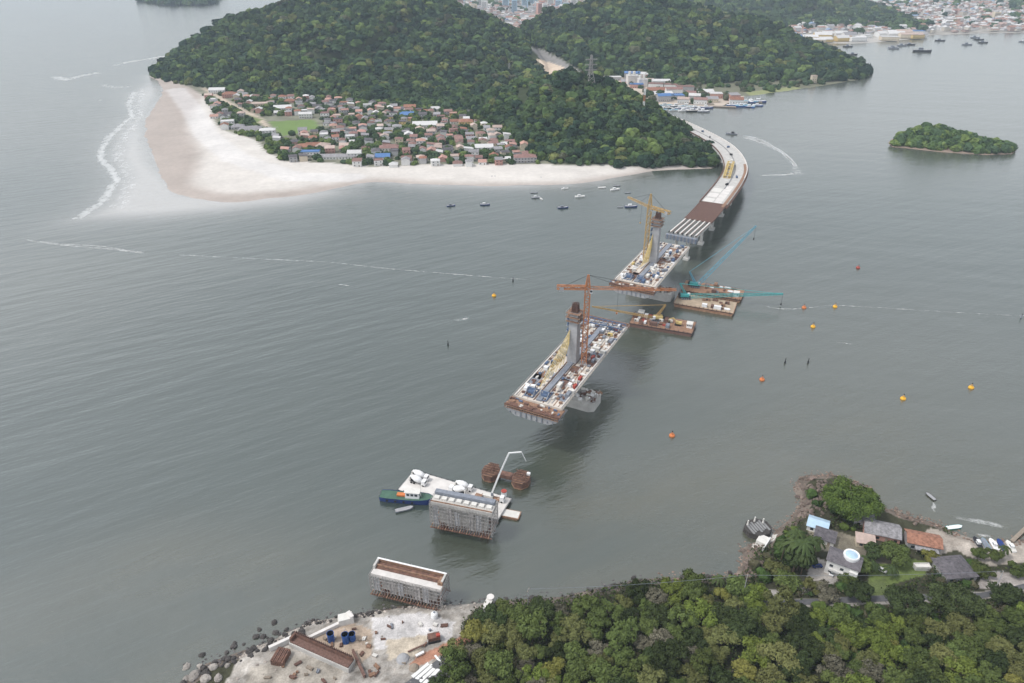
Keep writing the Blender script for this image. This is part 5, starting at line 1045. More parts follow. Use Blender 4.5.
# ---- harbour front of the far town: large sheds
rh_ = random.Random(41)
for k in range(30):
    x = rh_.uniform(786, 930); f_ = (x-786)/144; y = 44-5*f_-rh_.uniform(0, 7); p = W(x, y, 3); mr = rh_.choices(['roof_white', 'roof_grey', 'roof_palepink', 'roof_blue'], [6, 3, 3, 1])[0]
    t = house('harbour_shed', '', p, rh_.uniform(-.2, .3), rh_.uniform(22, 48), rh_.uniform(16, 26), rh_.uniform(5, 9), mr, rh_.choice(['wall_white', 'wall_yellow', 'wall_cream']), rh_.choice(['gable', 'flat']), 1, 'harbour sheds on the far shore', 'harbour shed'); PEND.append((t, '%s-roofed shed on the far harbour front' % RC[mr]))
# ---- apartment blocks of the far town between the two hills
ra = random.Random(43)
for k in range(64):
    x = ra.uniform(446, 600) if k < 46 else ra.uniform(690, 1020); y = ra.uniform(-6, 22-abs(x-520)*.12) if k < 46 else ra.uniform(-2, 24)
    p = W(x, y, 3)
    if p.y > 9500: continue
    if samp(p.x, p.y) > 8 or not inpoly(np.array([p.x]), np.array([p.y]), COAST_N)[0]: continue
    h = ra.uniform(20, 46) if k < 46 else ra.uniform(12, 22); w, d = ra.uniform(16, 26), ra.uniform(14, 20); mw = ra.choice(['wall_white', 'wall_white', 'wall_cream', 'wall_pink', 'roof_lightblue'])
    t = thing('apartment_block', '', 'apartment block', (p.x, p.y, 2.5), ra.uniform(-.3, .3), 'apartment blocks of the far town'); MB().box((0,0,h/2), (w,d,h), m=mw).build('wall', None, t); MB().box((0,0,h+1), (w*.5,d*.5,2), m='wall_grey').build('roof_box', None, t)
    mb = MB(); [mb.box((0, -d/2-.1, 2+3*j), (w*.8, .2, 1.3), m='glass') for j in range(int(h/3)-1)]; mb.build('window', None, t)
    PEND.append((t, 'tiny %s apartment block in the far town %s' % ({'wall_white': 'white', 'wall_cream': 'cream', 'wall_pink': 'pinkish', 'roof_lightblue': 'pale blue'}[mw], 'between the hills' if k < 46 else 'beyond the bay')))
# ---- the rest of the far town: one mass
rs = np.random.RandomState(8); X = rs.uniform(-900, 5200, 60000); Y = 2150+rs.rand(60000)**1.15*6500; k = inpoly(X, Y, COAST_N); X, Y = X[k], Y[k]; px, py = PXN(X, Y, 3); k = (px > 400) & (px < 1200) & (py > -14) & (samp(X, Y) < 6) & (dline(X, Y, COAST_N[:70]) > 25)
dens = .35+.65*(fbm(X, Y, 500, 3, 6) > -.35); k &= rs.rand(len(X)) < dens; X, Y = X[k][:17000], Y[k][:17000]; n_ = len(X); print('town', n_)
w = rs.uniform(9, 22, n_); d = rs.uniform(9, 16, n_); h = rs.choice([4, 4, 7, 7, 10], n_); an = rs.choice([.1, 1.67], n_)+rs.uniform(-.1, .1, n_)
tpl = np.array([(-.5,-.5,0),(.5,-.5,0),(.5,.5,0),(-.5,.5,0),(-.5,-.5,1),(.5,-.5,1),(.5,.5,1),(-.5,.5,1),(-.54,-.54,1),(.54,-.54,1),(.54,.54,1),(-.54,.54,1),(-.54,0,1.4),(.54,0,1.4)]); fc = np.array([(0,1,5,4),(1,2,6,5),(2,3,7,6),(3,0,4,7),(8,9,13,12),(10,11,12,13),(9,10,13,13),(11,8,12,12)])
lx, ly = tpl[None,:,0]*w[:,None], tpl[None,:,1]*d[:,None]; c, s = np.cos(an)[:,None], np.sin(an)[:,None]
V = np.stack([X[:,None]+lx*c-ly*s, Y[:,None]+lx*s+ly*c, 2.4+tpl[None,:,2]*h[:,None]], -1)
wc = np.array([(.58,.57,.56),(.50,.46,.40),(.42,.42,.42),(.42,.32,.29)])[rs.choice(4, n_, p=[.5,.2,.18,.12])]; rc = np.array([(.33,.20,.16),(.54,.53,.52),(.30,.30,.31),(.38,.28,.25),(.20,.15,.14),(.24,.32,.44)])[rs.choice(6, n_, p=[.2,.33,.2,.14,.10,.03])]
cc = np.concatenate([np.repeat(wc[:,None], 8, 1), np.repeat(rc[:,None], 6, 1)], 1); ff = fc[None]+np.arange(n_)[:,None,None]*14
tri = ff.reshape(-1, 4); tri = np.concatenate([tri[:, :3], tri[:, [0,2,3]]]); tri = tri[(tri[:,0] != tri[:,2]) & (tri[:,1] != tri[:,2])]
MATS['town_paint'] = attr_mat('town_paint', 'tint', nscale=.1, nvar=.1, fine=.4)
o = np_mesh('distant_town', V.reshape(-1, 3), tri, 'town_paint', cc.reshape(-1, 3)); o['kind'] = 'stuff'
# greenery in the far town, by the port and round the village
X = rs.uniform(-400, 4600, 9000); Y = 2150+rs.rand(9000)*4500; k = inpoly(X, Y, COAST_N); X, Y = X[k], Y[k]; k = (samp(X, Y) < 6) & (dline(X, Y, COAST_N[:70]) > 12) & (rs.rand(len(X)) < .25+.75*(fbm(X, Y, 420, 3, 2) > .25)); X, Y = X[k][:3600], Y[k][:3600]
o = forest('town_greenery', X, Y, np.full(len(X), 2.5), rs.uniform(6, 14, len(X)), TINTS[rs.choice([0,1,2,4], len(X))]*1.2, 12, .35, 31, 'far_leaf'); o['kind'] = 'stuff'
X = rs.uniform(min(xs), 80, 7000); Y = rs.uniform(min(ys)-10, max(ys)+40, 7000); px, py = PXN(X, Y, 3); k = inpoly(X, Y, VEG_N) & (samp(X, Y) < 5) & ~inpoly(X, Y, pitch_w) & (dline(X, Y, road) > 9); X, Y = X[k], Y[k]
nd = np.min(np.hypot(X[:, None]-np.array([p[0] for p in placed])[None], Y[:, None]-np.array([p[1] for p in placed])[None])-np.array([p[2] for p in placed])[None]*.5, 1); k = nd > 1.5; X, Y = X[k][:1500], Y[k][:1500]
o = forest('village_scrub', X, Y, samp(X, Y)-.3, rs.uniform(2.0, 5.4, len(X)), TINTS[rs.choice([0,1,3,2], len(X))]*1.0, 40, .3, 33, 'far_leaf'); o['kind'] = 'stuff'
X = np.concatenate([rs.uniform(W(745,94)[0], W(868,80)[0], 160), rs.uniform(W(640,100)[0], W(745,100)[0], 90)]); Y = np.concatenate([rs.uniform(W(800,93)[1], W(800,83)[1], 160), rs.uniform(W(700,106)[1], W(700,84)[1], 90)]); k = inpoly(X, Y, COAST_N) & (dline(X, Y, COAST_N[:50]) > 8) & (samp(X, Y) < 12); X, Y = X[k], Y[k]
o = forest('port_scrub', X, Y, samp(X, Y), rs.uniform(2.5, 6.5, len(X)), TINTS[rs.choice([0,1,2,6], len(X))]*1.2, 40, .3, 35, 'far_leaf'); o['kind'] = 'stuff'

# ---- power line masts
def pylon_mast(px, ybase, ytop, Yd, w, label, m='scaffold', m2=None):
    p = RY(px, ybase, Yd); zt = HG(p.x, p.y, ytop); h = zt-p.z; t = thing('transmission_tower', label, 'transmission tower', p, .3, 'power line towers on the hills'); print(label[:12], h)
    for sx in (-1, 1):
        for sy in (-1, 1): mb = MB(); mb.bar((sx*w/2, sy*w/2, -6), (sx*w*.12, sy*w*.12, h*.62), .55, m=m); mb.build('leg', None, t)
    mb = MB()
    for k in range(6):
        a, b_ = k/6, (k+1)/6; wa, wb = w/2*(1-a)+w*.12*a, w/2*(1-b_)+w*.12*b_; za, zb = h*.62*a, h*.62*b_
        for q in range(4): c0 = [(-1,-1),(1,-1),(1,1),(-1,1)][q]; c1 = [(-1,-1),(1,-1),(1,1),(-1,1)][(q+1) % 4]; mb.bar((c0[0]*wa, c0[1]*wa, za), (c1[0]*wb, c1[1]*wb, zb), .3, m=m); mb.bar((c1[0]*wa, c1[1]*wa, za), (c0[0]*wb, c0[1]*wb, zb), .3, m=m)
    mb.build('lattice', None, t); MB().truss((0,0,h*.6), (0,0,h), w*.24, w*.1, bays=7, t=.5, m=m).build('upper_mast', None, t)
    for z in (.66, .78, .9):
        mb = MB(); mb.truss((-w*.45, 0, h*z), (w*.45, 0, h*z), 1.0, bays=6, t=.35, m=m); mb.build('cross_arm', None, t)
pylon_mast(589.5, 98, 55, 1045, 19, 'tall grey lattice tower on the low wooded hill')
def mast(px, ybase, ytop, Yd, label, r, cols):
    p = RY(px, ybase, Yd); h = HG(p.x, p.y, ytop)-p.z; t = thing('radio_mast', label, 'mast', p); n_ = 7
    for k in range(n_): MB().truss((0,0,h*k/n_), (0,0,h*(k+1)/n_), r*2, bays=2, t=.5, m=cols[k % len(cols)]).build('mast_segment', None, t)
    MB().box((0,0,-3), (r*3,r*3,8), m='concrete').build('base', None, t)
mast(641.5, 131, 89, 985, 'thin white and orange mast rising from the low hill', .9, ['white', 'crane_orange']); mast(509, 90, 63, 1400, 'thin grey mast on the flank of the large left hill', .9, ['scaffold'])
p = RY(523.5, 105, 1180); t = thing('water_tank', 'pale concrete tower in the forest above the village', 'tower', p); MB().box((0,0,4), (7,6,22), m='concrete_pale').build('tower_shaft', None, t); MB().box((0,0,15.4), (8.5,7.5,1), m='concrete').build('cap_slab', None, t)

# ================================================================ NEAR SHORE
# tree kinds
def trunk_mb(h, r, rs_, limbs=4, spread=2.2):
    mb = MB(); mb.cyl((0,0,-1.2), (0,0,h*.45), r, r*.7, n=8, m='trunk')
    for k in range(limbs): a = k*2*PI/limbs+rs_.uniform(-.4, .4); q = (spread*cos(a), spread*sin(a), h*rs_.uniform(.62, .8)); mb.cyl((0,0,h*.4), q, r*.5, r*.2, n=6, m='trunk')
    mb.cyl((0,0,h*.42), (rs_.uniform(-.3, .3), 0, h*.85), r*.6, r*.2, n=6, m='trunk'); return mb
PROTO = {}
KINDS = [('leaf_dark', 'dark green', 3), ('leaf_mid', 'mid green', 3), ('leaf_olive', 'olive', 3), ('leaf_bright', 'bright green', 2), ('leaf_dry', 'greyish brown', 2), ('leaf_yellow', 'yellow green', 2)]
rt = random.Random(51); PROTO_LIST = []
for m, word, nv in KINDS:
    for k in range(nv):
        R, h = rt.uniform(4.7, 5.8), rt.uniform(7.0, 8.6); o = thing('broadleaf_tree', word+' tree', 'tree', (0,0,0), 0, 'trees of the near forest'); trunk_mb(h, .28, rt, 4, R*.5).build('trunk', None, o)
        v, f = crown(rt.randint(0, 9999), R, h*.62, rt.randint(12, 18), 3800 if m != 'leaf_dry' else 2400, .30, .8, 0, .30); cr = np_mesh('crown', v+np.array([0, 0, h*.36]), f, m); cr.parent = o
        PROTO.setdefault(m, []).append([o, None, False, R]); 
for m in PROTO:
    for e in PROTO[m]: e[1] = family(e[0])
def tree(m, p, sc, base, k=None):
    e = rt.choice(PROTO[m]) if k is None else PROTO[m][k % len(PROTO[m])]; s = (sc, sc*rt.uniform(.9, 1.1), sc*rt.uniform(.85, 1.2)); a = rt.uniform(0, 6.28)
    if not e[2]: o = e[0]; o.location = p; o.rotation_euler = (0, 0, a); o.scale = s; e[2] = True
    else: o = dup(e[0], e[1], p, a, s)
    PEND.append((o, base)); return o
WORD = {m: w_ for m, w_, _ in KINDS}
FOR = [(468,638),(480,624),(505,616),(560,613),(600,607),(640,598),(700,593),(736,593),(748,610),(800,618),(860,622),(930,624),(985,622),(1030,615),(1060,612),(1100,760),(430,760),(446,700),(436,684),(446,668),(458,650)]
fw_ = []
for x, y in FOR: p = WS(x, y) if y < 700 else W(x, y, 14); fw_.append((p.x, p.y))
fxs, fys = [p[0] for p in fw_], [p[1] for p in fw_]; tp_ = []
for k in range(26000):
    X, Y = rt.uniform(min(fxs), max(fxs)), rt.uniform(102, max(fys))
    if len(tp_) >= 255: break
    if not inpoly(np.array([X]), np.array([Y]), fw_)[0]: continue
    sc = rt.uniform(.72, 1.35); 
    if any(math.hypot(X-a, Y-b_) < 2.95*(sc+c) for a, b_, c in tp_): continue
    tp_.append((X, Y, sc)); z = ssamp(X, Y); px, py = PXN(X, Y, z+5)
    cl = float(fbm(np.array([X]), np.array([Y]), 40, 2, 4)[0]); m = rt.choices(['leaf_dark', 'leaf_mid', 'leaf_olive', 'leaf_bright', 'leaf_dry', 'leaf_yellow'], [12+8*(cl < 0), 32, 27+8*(px < 700), 6+14*(px > 700), 10 if px < 720 else 4, 4+3*(px > 850)])[0]
    area = 'left part' if px < 580 else ('centre left' if px < 720 else ('centre right' if px < 870 else 'right part')); rw = 'along its front edge' if py < 615 else ('halfway up' if py < 655 else 'at the bottom')
    tree(m, (X, Y, z-.3), sc, '%s tree in the near forest, %s, %s' % (WORD[m], area, rw))
print('near trees', len(tp_))
# understorey of the near forest and the point
rs = np.random.RandomState(71); X = rs.uniform(-60, 330, 60000); Y = rs.uniform(90, 250, 60000)
hx = np.clip(((X-sx[0])/.9).astype(int), 0, len(sx)-1); hy = np.clip(((Y-sy[0])/.9).astype(int), 0, len(sy)-1); Z = SH[hy, hx]; sdv = SSD[hy, hx]; px, py = PXN(X, Y, Z)
CLEAR = [[(802,560),(820,552),(846,566),(846,584),(800,590),(762,600),(762,586)], [(868,562),(908,555),(934,560),(928,578),(892,590),(860,602),(855,586)], [(930,533),(1040,540),(1040,566),(988,570),(950,562),(924,562)], [(720,600),(980,590),(1040,580),(1040,594),(980,603),(724,613)], [(975,570),(1040,570),(1040,590),(975,590)], [(750,535),(780,528),(780,545),(752,552)], [(810,530),(870,530),(868,580),(818,580)], [(853,505),(940,515),(940,556),(870,556)], [(800,512),(830,512),(832,535),(800,535)]]
k = (sdv > 3.5) & ~inpoly(X, Y, WORKS)
for c in CLEAR: k &= ~inpoly(px, py, c)
X, Y, Z = X[k], Y[k], Z[k]; n_ = len(X); hh = rs.uniform(.4, 2.2, n_); reps = 3
P = np.repeat(np.stack([X, Y, Z+hh], 1), reps, 0)+rs.normal(size=(n_*reps, 3))*np.array([.7, .7, .35]); N = rs.normal(size=P.shape)+np.array([0, 0, .8]); N /= np.linalg.norm(N, axis=1)[:, None]; v, f = leaf_quads(P, N, .42, rs)
tt = np.array([(.045,.07,.02),(.03,.045,.018),(.07,.095,.028),(.09,.08,.05)])[rs.choice(4, n_, p=[.35,.3,.2,.15])]; o = np_mesh('undergrowth', v, f, 'far_leaf', np.repeat(np.repeat(tt, reps, 0), 4, 0)); o['kind'] = 'stuff'
# garden shrubbery of the point
rs = np.random.RandomState(77); X = rs.uniform(W(748,560)[0], 330, 2600); Y = rs.uniform(168, 262, 2600); hx = np.clip(((X-sx[0])/.9).astype(int), 0, len(sx)-1); hy = np.clip(((Y-sy[0])/.9).astype(int), 0, len(sy)-1); Z = SH[hy, hx]; sdv = SSD[hy, hx]; px, py = PXN(X, Y, Z)
k = (sdv > 4.5) & (py > 484) & ~inpoly(px, py, [(852,560),(935,555),(940,600),(850,604)])
for c in CLEAR: k &= ~inpoly(px, py, c)
X, Y, Z = X[k][:800], Y[k][:800], Z[k][:800]; o = forest('garden_shrubbery', X, Y, Z-.2, rs.uniform(.7, 2.6, len(X)), np.array([(.05,.085,.025),(.035,.06,.02),(.085,.12,.03),(.08,.075,.045)])[rs.choice(4, len(X))], 130, .16, 78, 'far_leaf'); o['kind'] = 'stuff'
# single trees on the point
def big_tree(label, x, y, R, h, m, nb, nl, seed, flat=.7, name='broadleaf_tree', ls=.36, clu=.3):
    p = WS(x, y); o = thing(name, label, 'tree', (p.x, p.y, p.z-.2), 0); trunk_mb(h, .5, random.Random(seed), 6, R*.5).build('trunk', None, o)
    v, f = crown(seed, R, h*.7, nb, nl, ls, flat, 0, clu); cr = np_mesh('crown', v+np.array([0, 0, h*.3]), f, m); cr.parent = o; return o
big_tree('huge spreading vivid green tree on the rocky point', 847, 512, 14.2, 13.5, 'leaf_vivid', 50, 24000, 5, .7, clu=.22)
big_tree('large round green tree between the grey-roofed and red-roofed houses', 893, 562, 6.6, 8.5, 'leaf_mid', 14, 6000, 6)
big_tree('broad green tree right of the white house with the dome', 873, 558, 5.0, 7, 'leaf_dark', 10, 4000, 7)
big_tree('dark round-crowned tree below the lawn, left one of the dark pair', 903, 612, 8.4, 10, 'leaf_dark', 16, 7500, 8)
big_tree('dark spreading tree below the grey roof, right one of the dark pair', 951, 611, 10.5, 11, 'leaf_dark', 20, 9000, 9)
big_tree('dark tree at the right edge above the road', 1003, 602, 6.5, 8, 'leaf_dark', 12, 4500, 10)
big_tree('dark bushy tree left of the lawn beside the road', 858, 600, 6.2, 8.5, 'leaf_dark', 12, 4500, 15)
big_tree('rounded bright green tree at the shore end of the forest', 752, 602, 7.5, 6, 'leaf_bright', 14, 6000, 16)
big_tree('dark leafy tree on the shore at the top of the forest edge', 692, 588, 6.4, 7.5, 'leaf_mid', 12, 4500, 17)
big_tree('bare twiggy brown bush beside the curved drive', 823, 596, 6, 4, 'leaf_dry', 12, 3000, 18)
big_tree('small yellowish tree on the top edge of the lawn', 930, 561, 4.0, 4.5, 'leaf_yellow', 8, 2200, 19)
big_tree('green tree in front of the parked boats, left one', 977, 557, 3.8, 5, 'leaf_mid', 8, 2200, 20); big_tree('green tree in front of the parked boats, right one', 992, 559, 3.8, 5, 'leaf_mid', 8, 2200, 24)
big_tree('green hedge-like tree beside the dark grey roof', 982, 574, 5.5, 4.5, 'leaf_mid', 10, 3500, 25); big_tree('green tree at the lower right edge beside the road', 1016, 574, 4.6, 4.5, 'leaf_mid', 9, 3000, 26)
big_tree('dense green shrub by the water left of the driveway', 782, 585, 6.5, 5, 'leaf_mid', 12, 4500, 28); big_tree('green shrub between driveway and drive bend', 812, 590, 4.2, 4, 'leaf_olive', 8, 2500, 29)
big_tree('tall dark tree at the centre of the palm cluster', 793, 572, 5.2, 12, 'leaf_dark', 14, 4500, 44); big_tree('dark tree between the palms and the blue cars', 806, 570, 4.2, 9, 'leaf_dark', 12, 3500, 45); big_tree('leafy tree behind the palms beside the white ramp', 784, 556, 4.4, 8, 'leaf_mid', 12, 3500, 46); big_tree('green tree hanging over the right side of the white house', 858, 572, 4.4, 7, 'leaf_mid', 12, 3500, 47); big_tree('broad leafy tree growing beside the tall palms', 800, 562, 6.0, 9, 'leaf_dark', 12, 4500, 30); big_tree('olive green tree by the rocks below the palms', 776, 573, 5.0, 6, 'leaf_olive', 10, 3200, 38)
big_tree('green bush over the drive in front of the white house', 846, 582, 4.2, 4.5, 'leaf_mid', 9, 2600, 39)
def palm(label, x, y, h, R, seed, nf=16):
    r = random.Random(seed); p = WS(x, y); t = thing('palm_tree', label, 'palm tree', (p.x, p.y, p.z-.2), r.uniform(0, 6)); mb = MB(); L = Vector((r.uniform(-.8, .8), r.uniform(-.8, .8), h)); mb.cyl((0,0,-.5), tuple(L*.5), .26, .2, n=7, m='trunk'); mb.cyl(tuple(L*.5), tuple(L), .2, .16, n=7, m='trunk'); mb.build('trunk', None, t)
    mb = MB()
    for k in range(nf):
        a = k*2.4+r.uniform(-.2, .2); up = r.uniform(.1, .9); pr = None; nseg = 7
        for j in range(nseg+1):
            s = j/nseg; q = L+Vector((cos(a)*R*s, sin(a)*R*s, R*(up*s-(.75+up*.6)*s*s))); 
            if pr is not None:
                d = (q-pr).normalized(); n_ = Vector((-sin(a), cos(a), 0)); wd = R*.17*(1-.6*abs(s-.45))
                for sd_ in (-1, 1): mb.add([pr, q, q+n_*sd_*wd+d*wd*.3-Vector((0,0,wd*.45)), pr+n_*sd_*wd*.9+d*wd*.3-Vector((0,0,wd*.45))], [(0,1,2,3)])
            pr = q
    mb.build('crown', 'palm_leaf', t)
for i, (x, y, h, R, lab) in enumerate([(788,566,14,4.4,'tall palm at the left of the cluster near the driveway'),(797,570,16,4.6,'tallest palm in the middle of the cluster near the driveway'),(806,566,14,4.2,'palm at the right of the cluster near the driveway'),(781,560,11,4.0,'short palm nearest the white ramp'),(872,572,5,3.2,'small palm beside the white car left of the lawn'),(888,575,5,3.2,'small palm at the left corner of the lawn'),(862,566,5,3.0,'small palm in front of the white house'),(718,588,5,3.0,'small palm on the shore edge at the forest top'),(1000,556,6,2.6,'slim palm by the parked boats'),(792,560,15,4.2,'palm behind the tallest palm of the driveway cluster'),(801,574,12,4.0,'palm nearest the blue car by the driveway'),(813,556,9,3.6,'palm between the driveway cluster and the white house')]): palm(lab, x, y, h, R, 60+i)

# ---- houses on the point
def wsp(x, y, dz=0): p = WS(x, y); return (p.x, p.y, p.z+dz)
house('shore_house', 'long grey-roofed house beside the huge green tree', wsp(880,534), -.32, 14, 9, 3.2, 'roof_grey', 'wall_pink', 'gable', 1, None); house('shore_house', 'small grey-roofed annex left of the long grey-roofed house', wsp(862,522), -.32, 8, 7, 3, 'roof_grey', 'wall_grey', 'shed', 1, None)
house('shore_house', 'red-roofed house with a grey porch by the small beach', wsp(921,545), -.3, 13, 8, 3.6, 'roof_terracotta', 'wall_grey', 'gable', 1, None)
t = thing('porch', 'grey sheet porch roof in front of the red-roofed house', 'porch', wsp(925,553), -.3); MB().box((0,0,2.6), (9,4,.2), m='roof_grey').build('roof', None, t); [MB().cyl((x,y,0), (x,y,2.55), .12, n=6, m='wood').build('post', None, t) for x in (-4,4) for y in (-1.7,1.7)]
t = house('shore_house', 'low wide house with a dark grey roof below the beach', wsp(952,572), .1, 13, 11, 3, 'roof_dark', 'wall_grey', 'hip', 1, None)
t = house('shore_house', 'white two-storey house with a blue pool on its grey roof', wsp(841,571), -.55, 12, 8, 7.0, 'roof_dark', 'wall_white', 'gable', 2, None)
mb = MB(); mb.box((4.4, -4.3, 2.8), (3.0, 1.6, 5.6), m='wall_white'); mb.box((4.4, -5.15, 1.6), (1.6, .1, 2.8), m='glass'); mb.build('porch', None, t)
pl_ = MB(); pl_.lathe([(0, .35), (2.2, .5), (2.6, .8), (3.0, .9), (3.2, .4), (3.2, -1)], 20, (2.0, 1.0, 8.9)); pb = pl_.build('pool_rim', 'white', t); MB().lathe([(0.01, 1.5), (1.3, 1.3), (2.4, .75)], 20, (2.0, 1.0, 8.8)).build('pool_cover', 'roof_lightblue', t)
t = house('shore_cabin', 'small cabin with a pale blue roof near the rocks', wsp(817,528), -.5, 8, 7, 2.8, 'roof_lightblue', 'wall_white', 'gable', 1, None); house('shore_cabin', 'low brown-grey roofed annex between the cabin and white house', wsp(824,540), -.5, 8, 6, 2.6, 'roof_dark', 'wall_white', 'shed', 1, None)
house('garden_shed', 'cream-roofed outbuilding below the grey-roofed house', wsp(864,544), -.3, 7, 5, 2.6, 'roof_palepink', 'wall_cream', 'shed', 1, None, 'shed')
house('garden_shed', 'small pale shed on the lawn edge near the yellowish tree', wsp(921,569), 0, 6, 2.2, 1.6, 'offwhite', 'wall_white', 'flat', 1, None, 'shed', detail=False)
t = thing('sea_wall', 'white sea wall and ramp left of the palms', 'sea wall', wsp(766,546), .9); mb = MB(); mb.box((0,0,.6), (9,.6,2.2), m='wall_white'); mb.box((2,2.4,.4), (5,4,1.6), m='offwhite'); mb.build('wall', None, t)
# concrete dolphin
c = W(758,527,2.6); t = thing('mooring_dolphin', 'grey octagonal concrete mooring platform standing in water off the point', 'mooring platform', (c.x, c.y, 0), .3); r = 5.6; pts = [(r*cos(PI/8+k*PI/4)*1.15, r*sin(PI/8+k*PI/4)) for k in range(8)]
mb = MB(); mb.prism(pts, -1, .9, 'rock_dark'); mb.prism([(x*.97, y*.97) for x, y in pts], .9, 2.6, 'rock_dark'); mb.build('platform', None, t); mb = MB(); [mb.box((-4+k*1.3, .6*((k*7) % 3-1), 2.75), (.9, 5.5, .3), m='concrete_dark') for k in range(7)]; mb.build('slab_strip', None, t)
for x, y in ((-3.6,2.6),(.6,3.6),(3.6,1.6)): mb = MB(); mb.cyl((x,y,2.6), (x,y,4.6), .5, .25, n=8, m='offwhite'); mb.cyl((x,y,4.6), (x,y,5.1), .3, .3, n=8, m='offwhite'); mb.build('bollard', None, t)
# cars
def car(label, loc, rz, m):
    t = thing('parked_car', label, 'car', loc, rz); mb = MB(); pr = [(-2.1,.45),(-2.15,.95),(-1.2,1.0),(.9,1.0),(2.0,.85),(2.15,.45)]; n_ = len(pr); v = [(x, s*.85, z) for s in (-1, 1) for x, z in pr]; mb.add(v, [tuple(range(n_)), tuple(range(2*n_-1, n_-1, -1))]+[(i, n_+i, n_+(i+1) % n_, (i+1) % n_) for i in range(n_)], m); mb.build('body', None, t)
    mb = MB(); mb.box((-.25, 0, 1.25), (2.3, 1.5, .5), m='glass', top=.78); mb.build('window', None, t); MB().box((-.25, 0, 1.52), (1.7, 1.15, .06), m=m).build('roof', None, t)
    for x in (-1.3, 1.35):
        for s in (-.8, .8): MB().cyl((x, s-.1, .33), (x, s+.1, .33), .33, n=10, m='black').build('wheel', None, t)
car('white car at the bottom of the pale driveway', wsp(832,574,.1), .9, 'white'); car('white car beside the white house, nearer its porch', wsp(838,566,.1), .3, 'white'); car('white car left of the lawn under a palm', wsp(881,571,.1), -.7, 'white'); car('blue car at the left edge of the pale driveway', wsp(811,565,.1), .1, 'tank_blue'); car('dark blue car next to the blue car by the driveway', wsp(817,567,.1), .1, 'hull_blue')
# boats on the slipway
G = 'boats drawn up on the small beach'
for i, (x, y, m, md, lab) in enumerate([(977,543,'steel_grey','black','grey boat on the small beach, leftmost of the drawn-up row'),(985,544.5,'sky_blue','steel_grey','light blue boat with a grey cover in the drawn-up row'),(993,545,'white','white','white boat between the blue ones in the drawn-up row'),(1001,545.5,'hull_blue','hull_blue','dark blue covered boat in the drawn-up row'),(1010,547,'white','offwhite','white cabin boat on the small beach, rightmost of the row')]):
    p = WS(x, y); boat(lab, (p.x, p.y, p.z), 1.45, 6.8, 2.4, m, md, None if i in (1, 3) else 'white', grp=G)
a = W(1012,541,1.5); b_ = W(1030,524,1.5); t = thing('jetty', 'small grey timber jetty at the right edge beside the drawn-up boats', 'jetty', a, 0); MB().bar((0,0,0), b_-a, 1.6, .3, m='wood').build('deck', None, t); mb = MB(); [mb.cyl(tuple((b_-a)*k/5), tuple((b_-a)*k/5-Vector((0,0,2.5))), .15, n=6, m='trunk') for k in range(6)]; mb.build('pile', None, t)
# ---- rocks
def rock_mesh(seed, m):
    r = np.random.RandomState(seed); v = IC2*np.array([1, .8, .6]); d = r.normal(size=(5, 3)); d /= np.linalg.norm(d, axis=1)[:, None]
    for q in d: s = v@q; lim = .45+.25*r.rand(); v = v-np.clip(s-lim, 0, None)[:, None]*q*.9
    return mesh_only('boulder', v*(1+.06*r.normal(size=(len(v), 1))), IF2, m)
RM = {m: [rock_mesh(i+len(m), m) for i in range(4)] for m in ('rock_dark', 'rock_pale', 'rock_red')}
def boulder(x, y, r, m, base, grp):
    p = WS(x, y); me = RM[m][rt.randint(0, 3)]; o = bpy.data.objects.new('boulder', me); COL.objects.link(o); o.location = (p.x, p.y, max(p.z, -.3)+r*.15); o.rotation_euler = (rt.uniform(-.3, .3), rt.uniform(-.3, .3), rt.uniform(0, 6)); o.scale = (r, r*rt.uniform(.8, 1.1), r*rt.uniform(.8, 1.2)); tag(o, '', 'boulder', grp); PEND.append((o, base))
for x, y, r in [(187,670,1.8),(196,676,2.8),(206,680,2.2),(213,668,1.8),(219,678,1.9),(228,666,1.2),(186,680,1.8),(200,667,1.3)]: boulder(x, y, r, 'rock_pale', 'pale boulder at the bottom left corner of the rocky shore', 'pale boulders bottom left')
cl_ = [(178,684),(205,668),(235,655),(250,650),(268,642),(285,634),(312,623),(350,616),(380,613)]
for k in range(110):
    s = rt.random()**.8*(len(cl_)-1.01); i = int(s); f_ = s-i; x = cl_[i][0]+(cl_[i+1][0]-cl_[i][0])*f_; y = cl_[i][1]+(cl_[i+1][1]-cl_[i][1])*f_; w_ = 12 if x < 300 else 3; boulder(x+rt.uniform(-w_*.7, w_*.6), y+rt.uniform(-w_*.7, w_*.7), rt.uniform(.5, 1.7 if x < 300 else 1.0), 'rock_dark', 'dark boulder on the shore %s' % ('left of the retaining wall' if x < 262 else 'below the blue tanks'), 'dark boulders on the works shore')
for k in range(118):
    if k < 80: x, y = rt.uniform(797, 827), rt.uniform(478, 518)
    else: x, y = rt.uniform(742, 768), rt.uniform(546, 580)
    boulder(x, y, rt.uniform(.6, 1.6), 'rock_red', 'reddish boulder %s' % ('on the point left of the huge tree' if k < 80 else 'on the shore below the mooring platform'), 'reddish boulders on the point')
for x, y in [(905,517),(912,520),(899,514),(908,514),(896,510),(915,524)]: boulder(x, y, rt.uniform(1, 1.8), 'rock_red', 'reddish boulder between the grey-roofed and red-roofed houses', 'reddish boulders between houses')
for k in range(34): x = rt.uniform(492, 738); y = float(np.interp(x, [492,525,560,600,640,700,738], [600,599,597,588,579,577,575]))+rt.uniform(-2, 4); boulder(x, y, rt.uniform(.6, 1.5), 'rock_dark', 'dark boulder at the water edge below the near forest', 'dark boulders under the near forest')
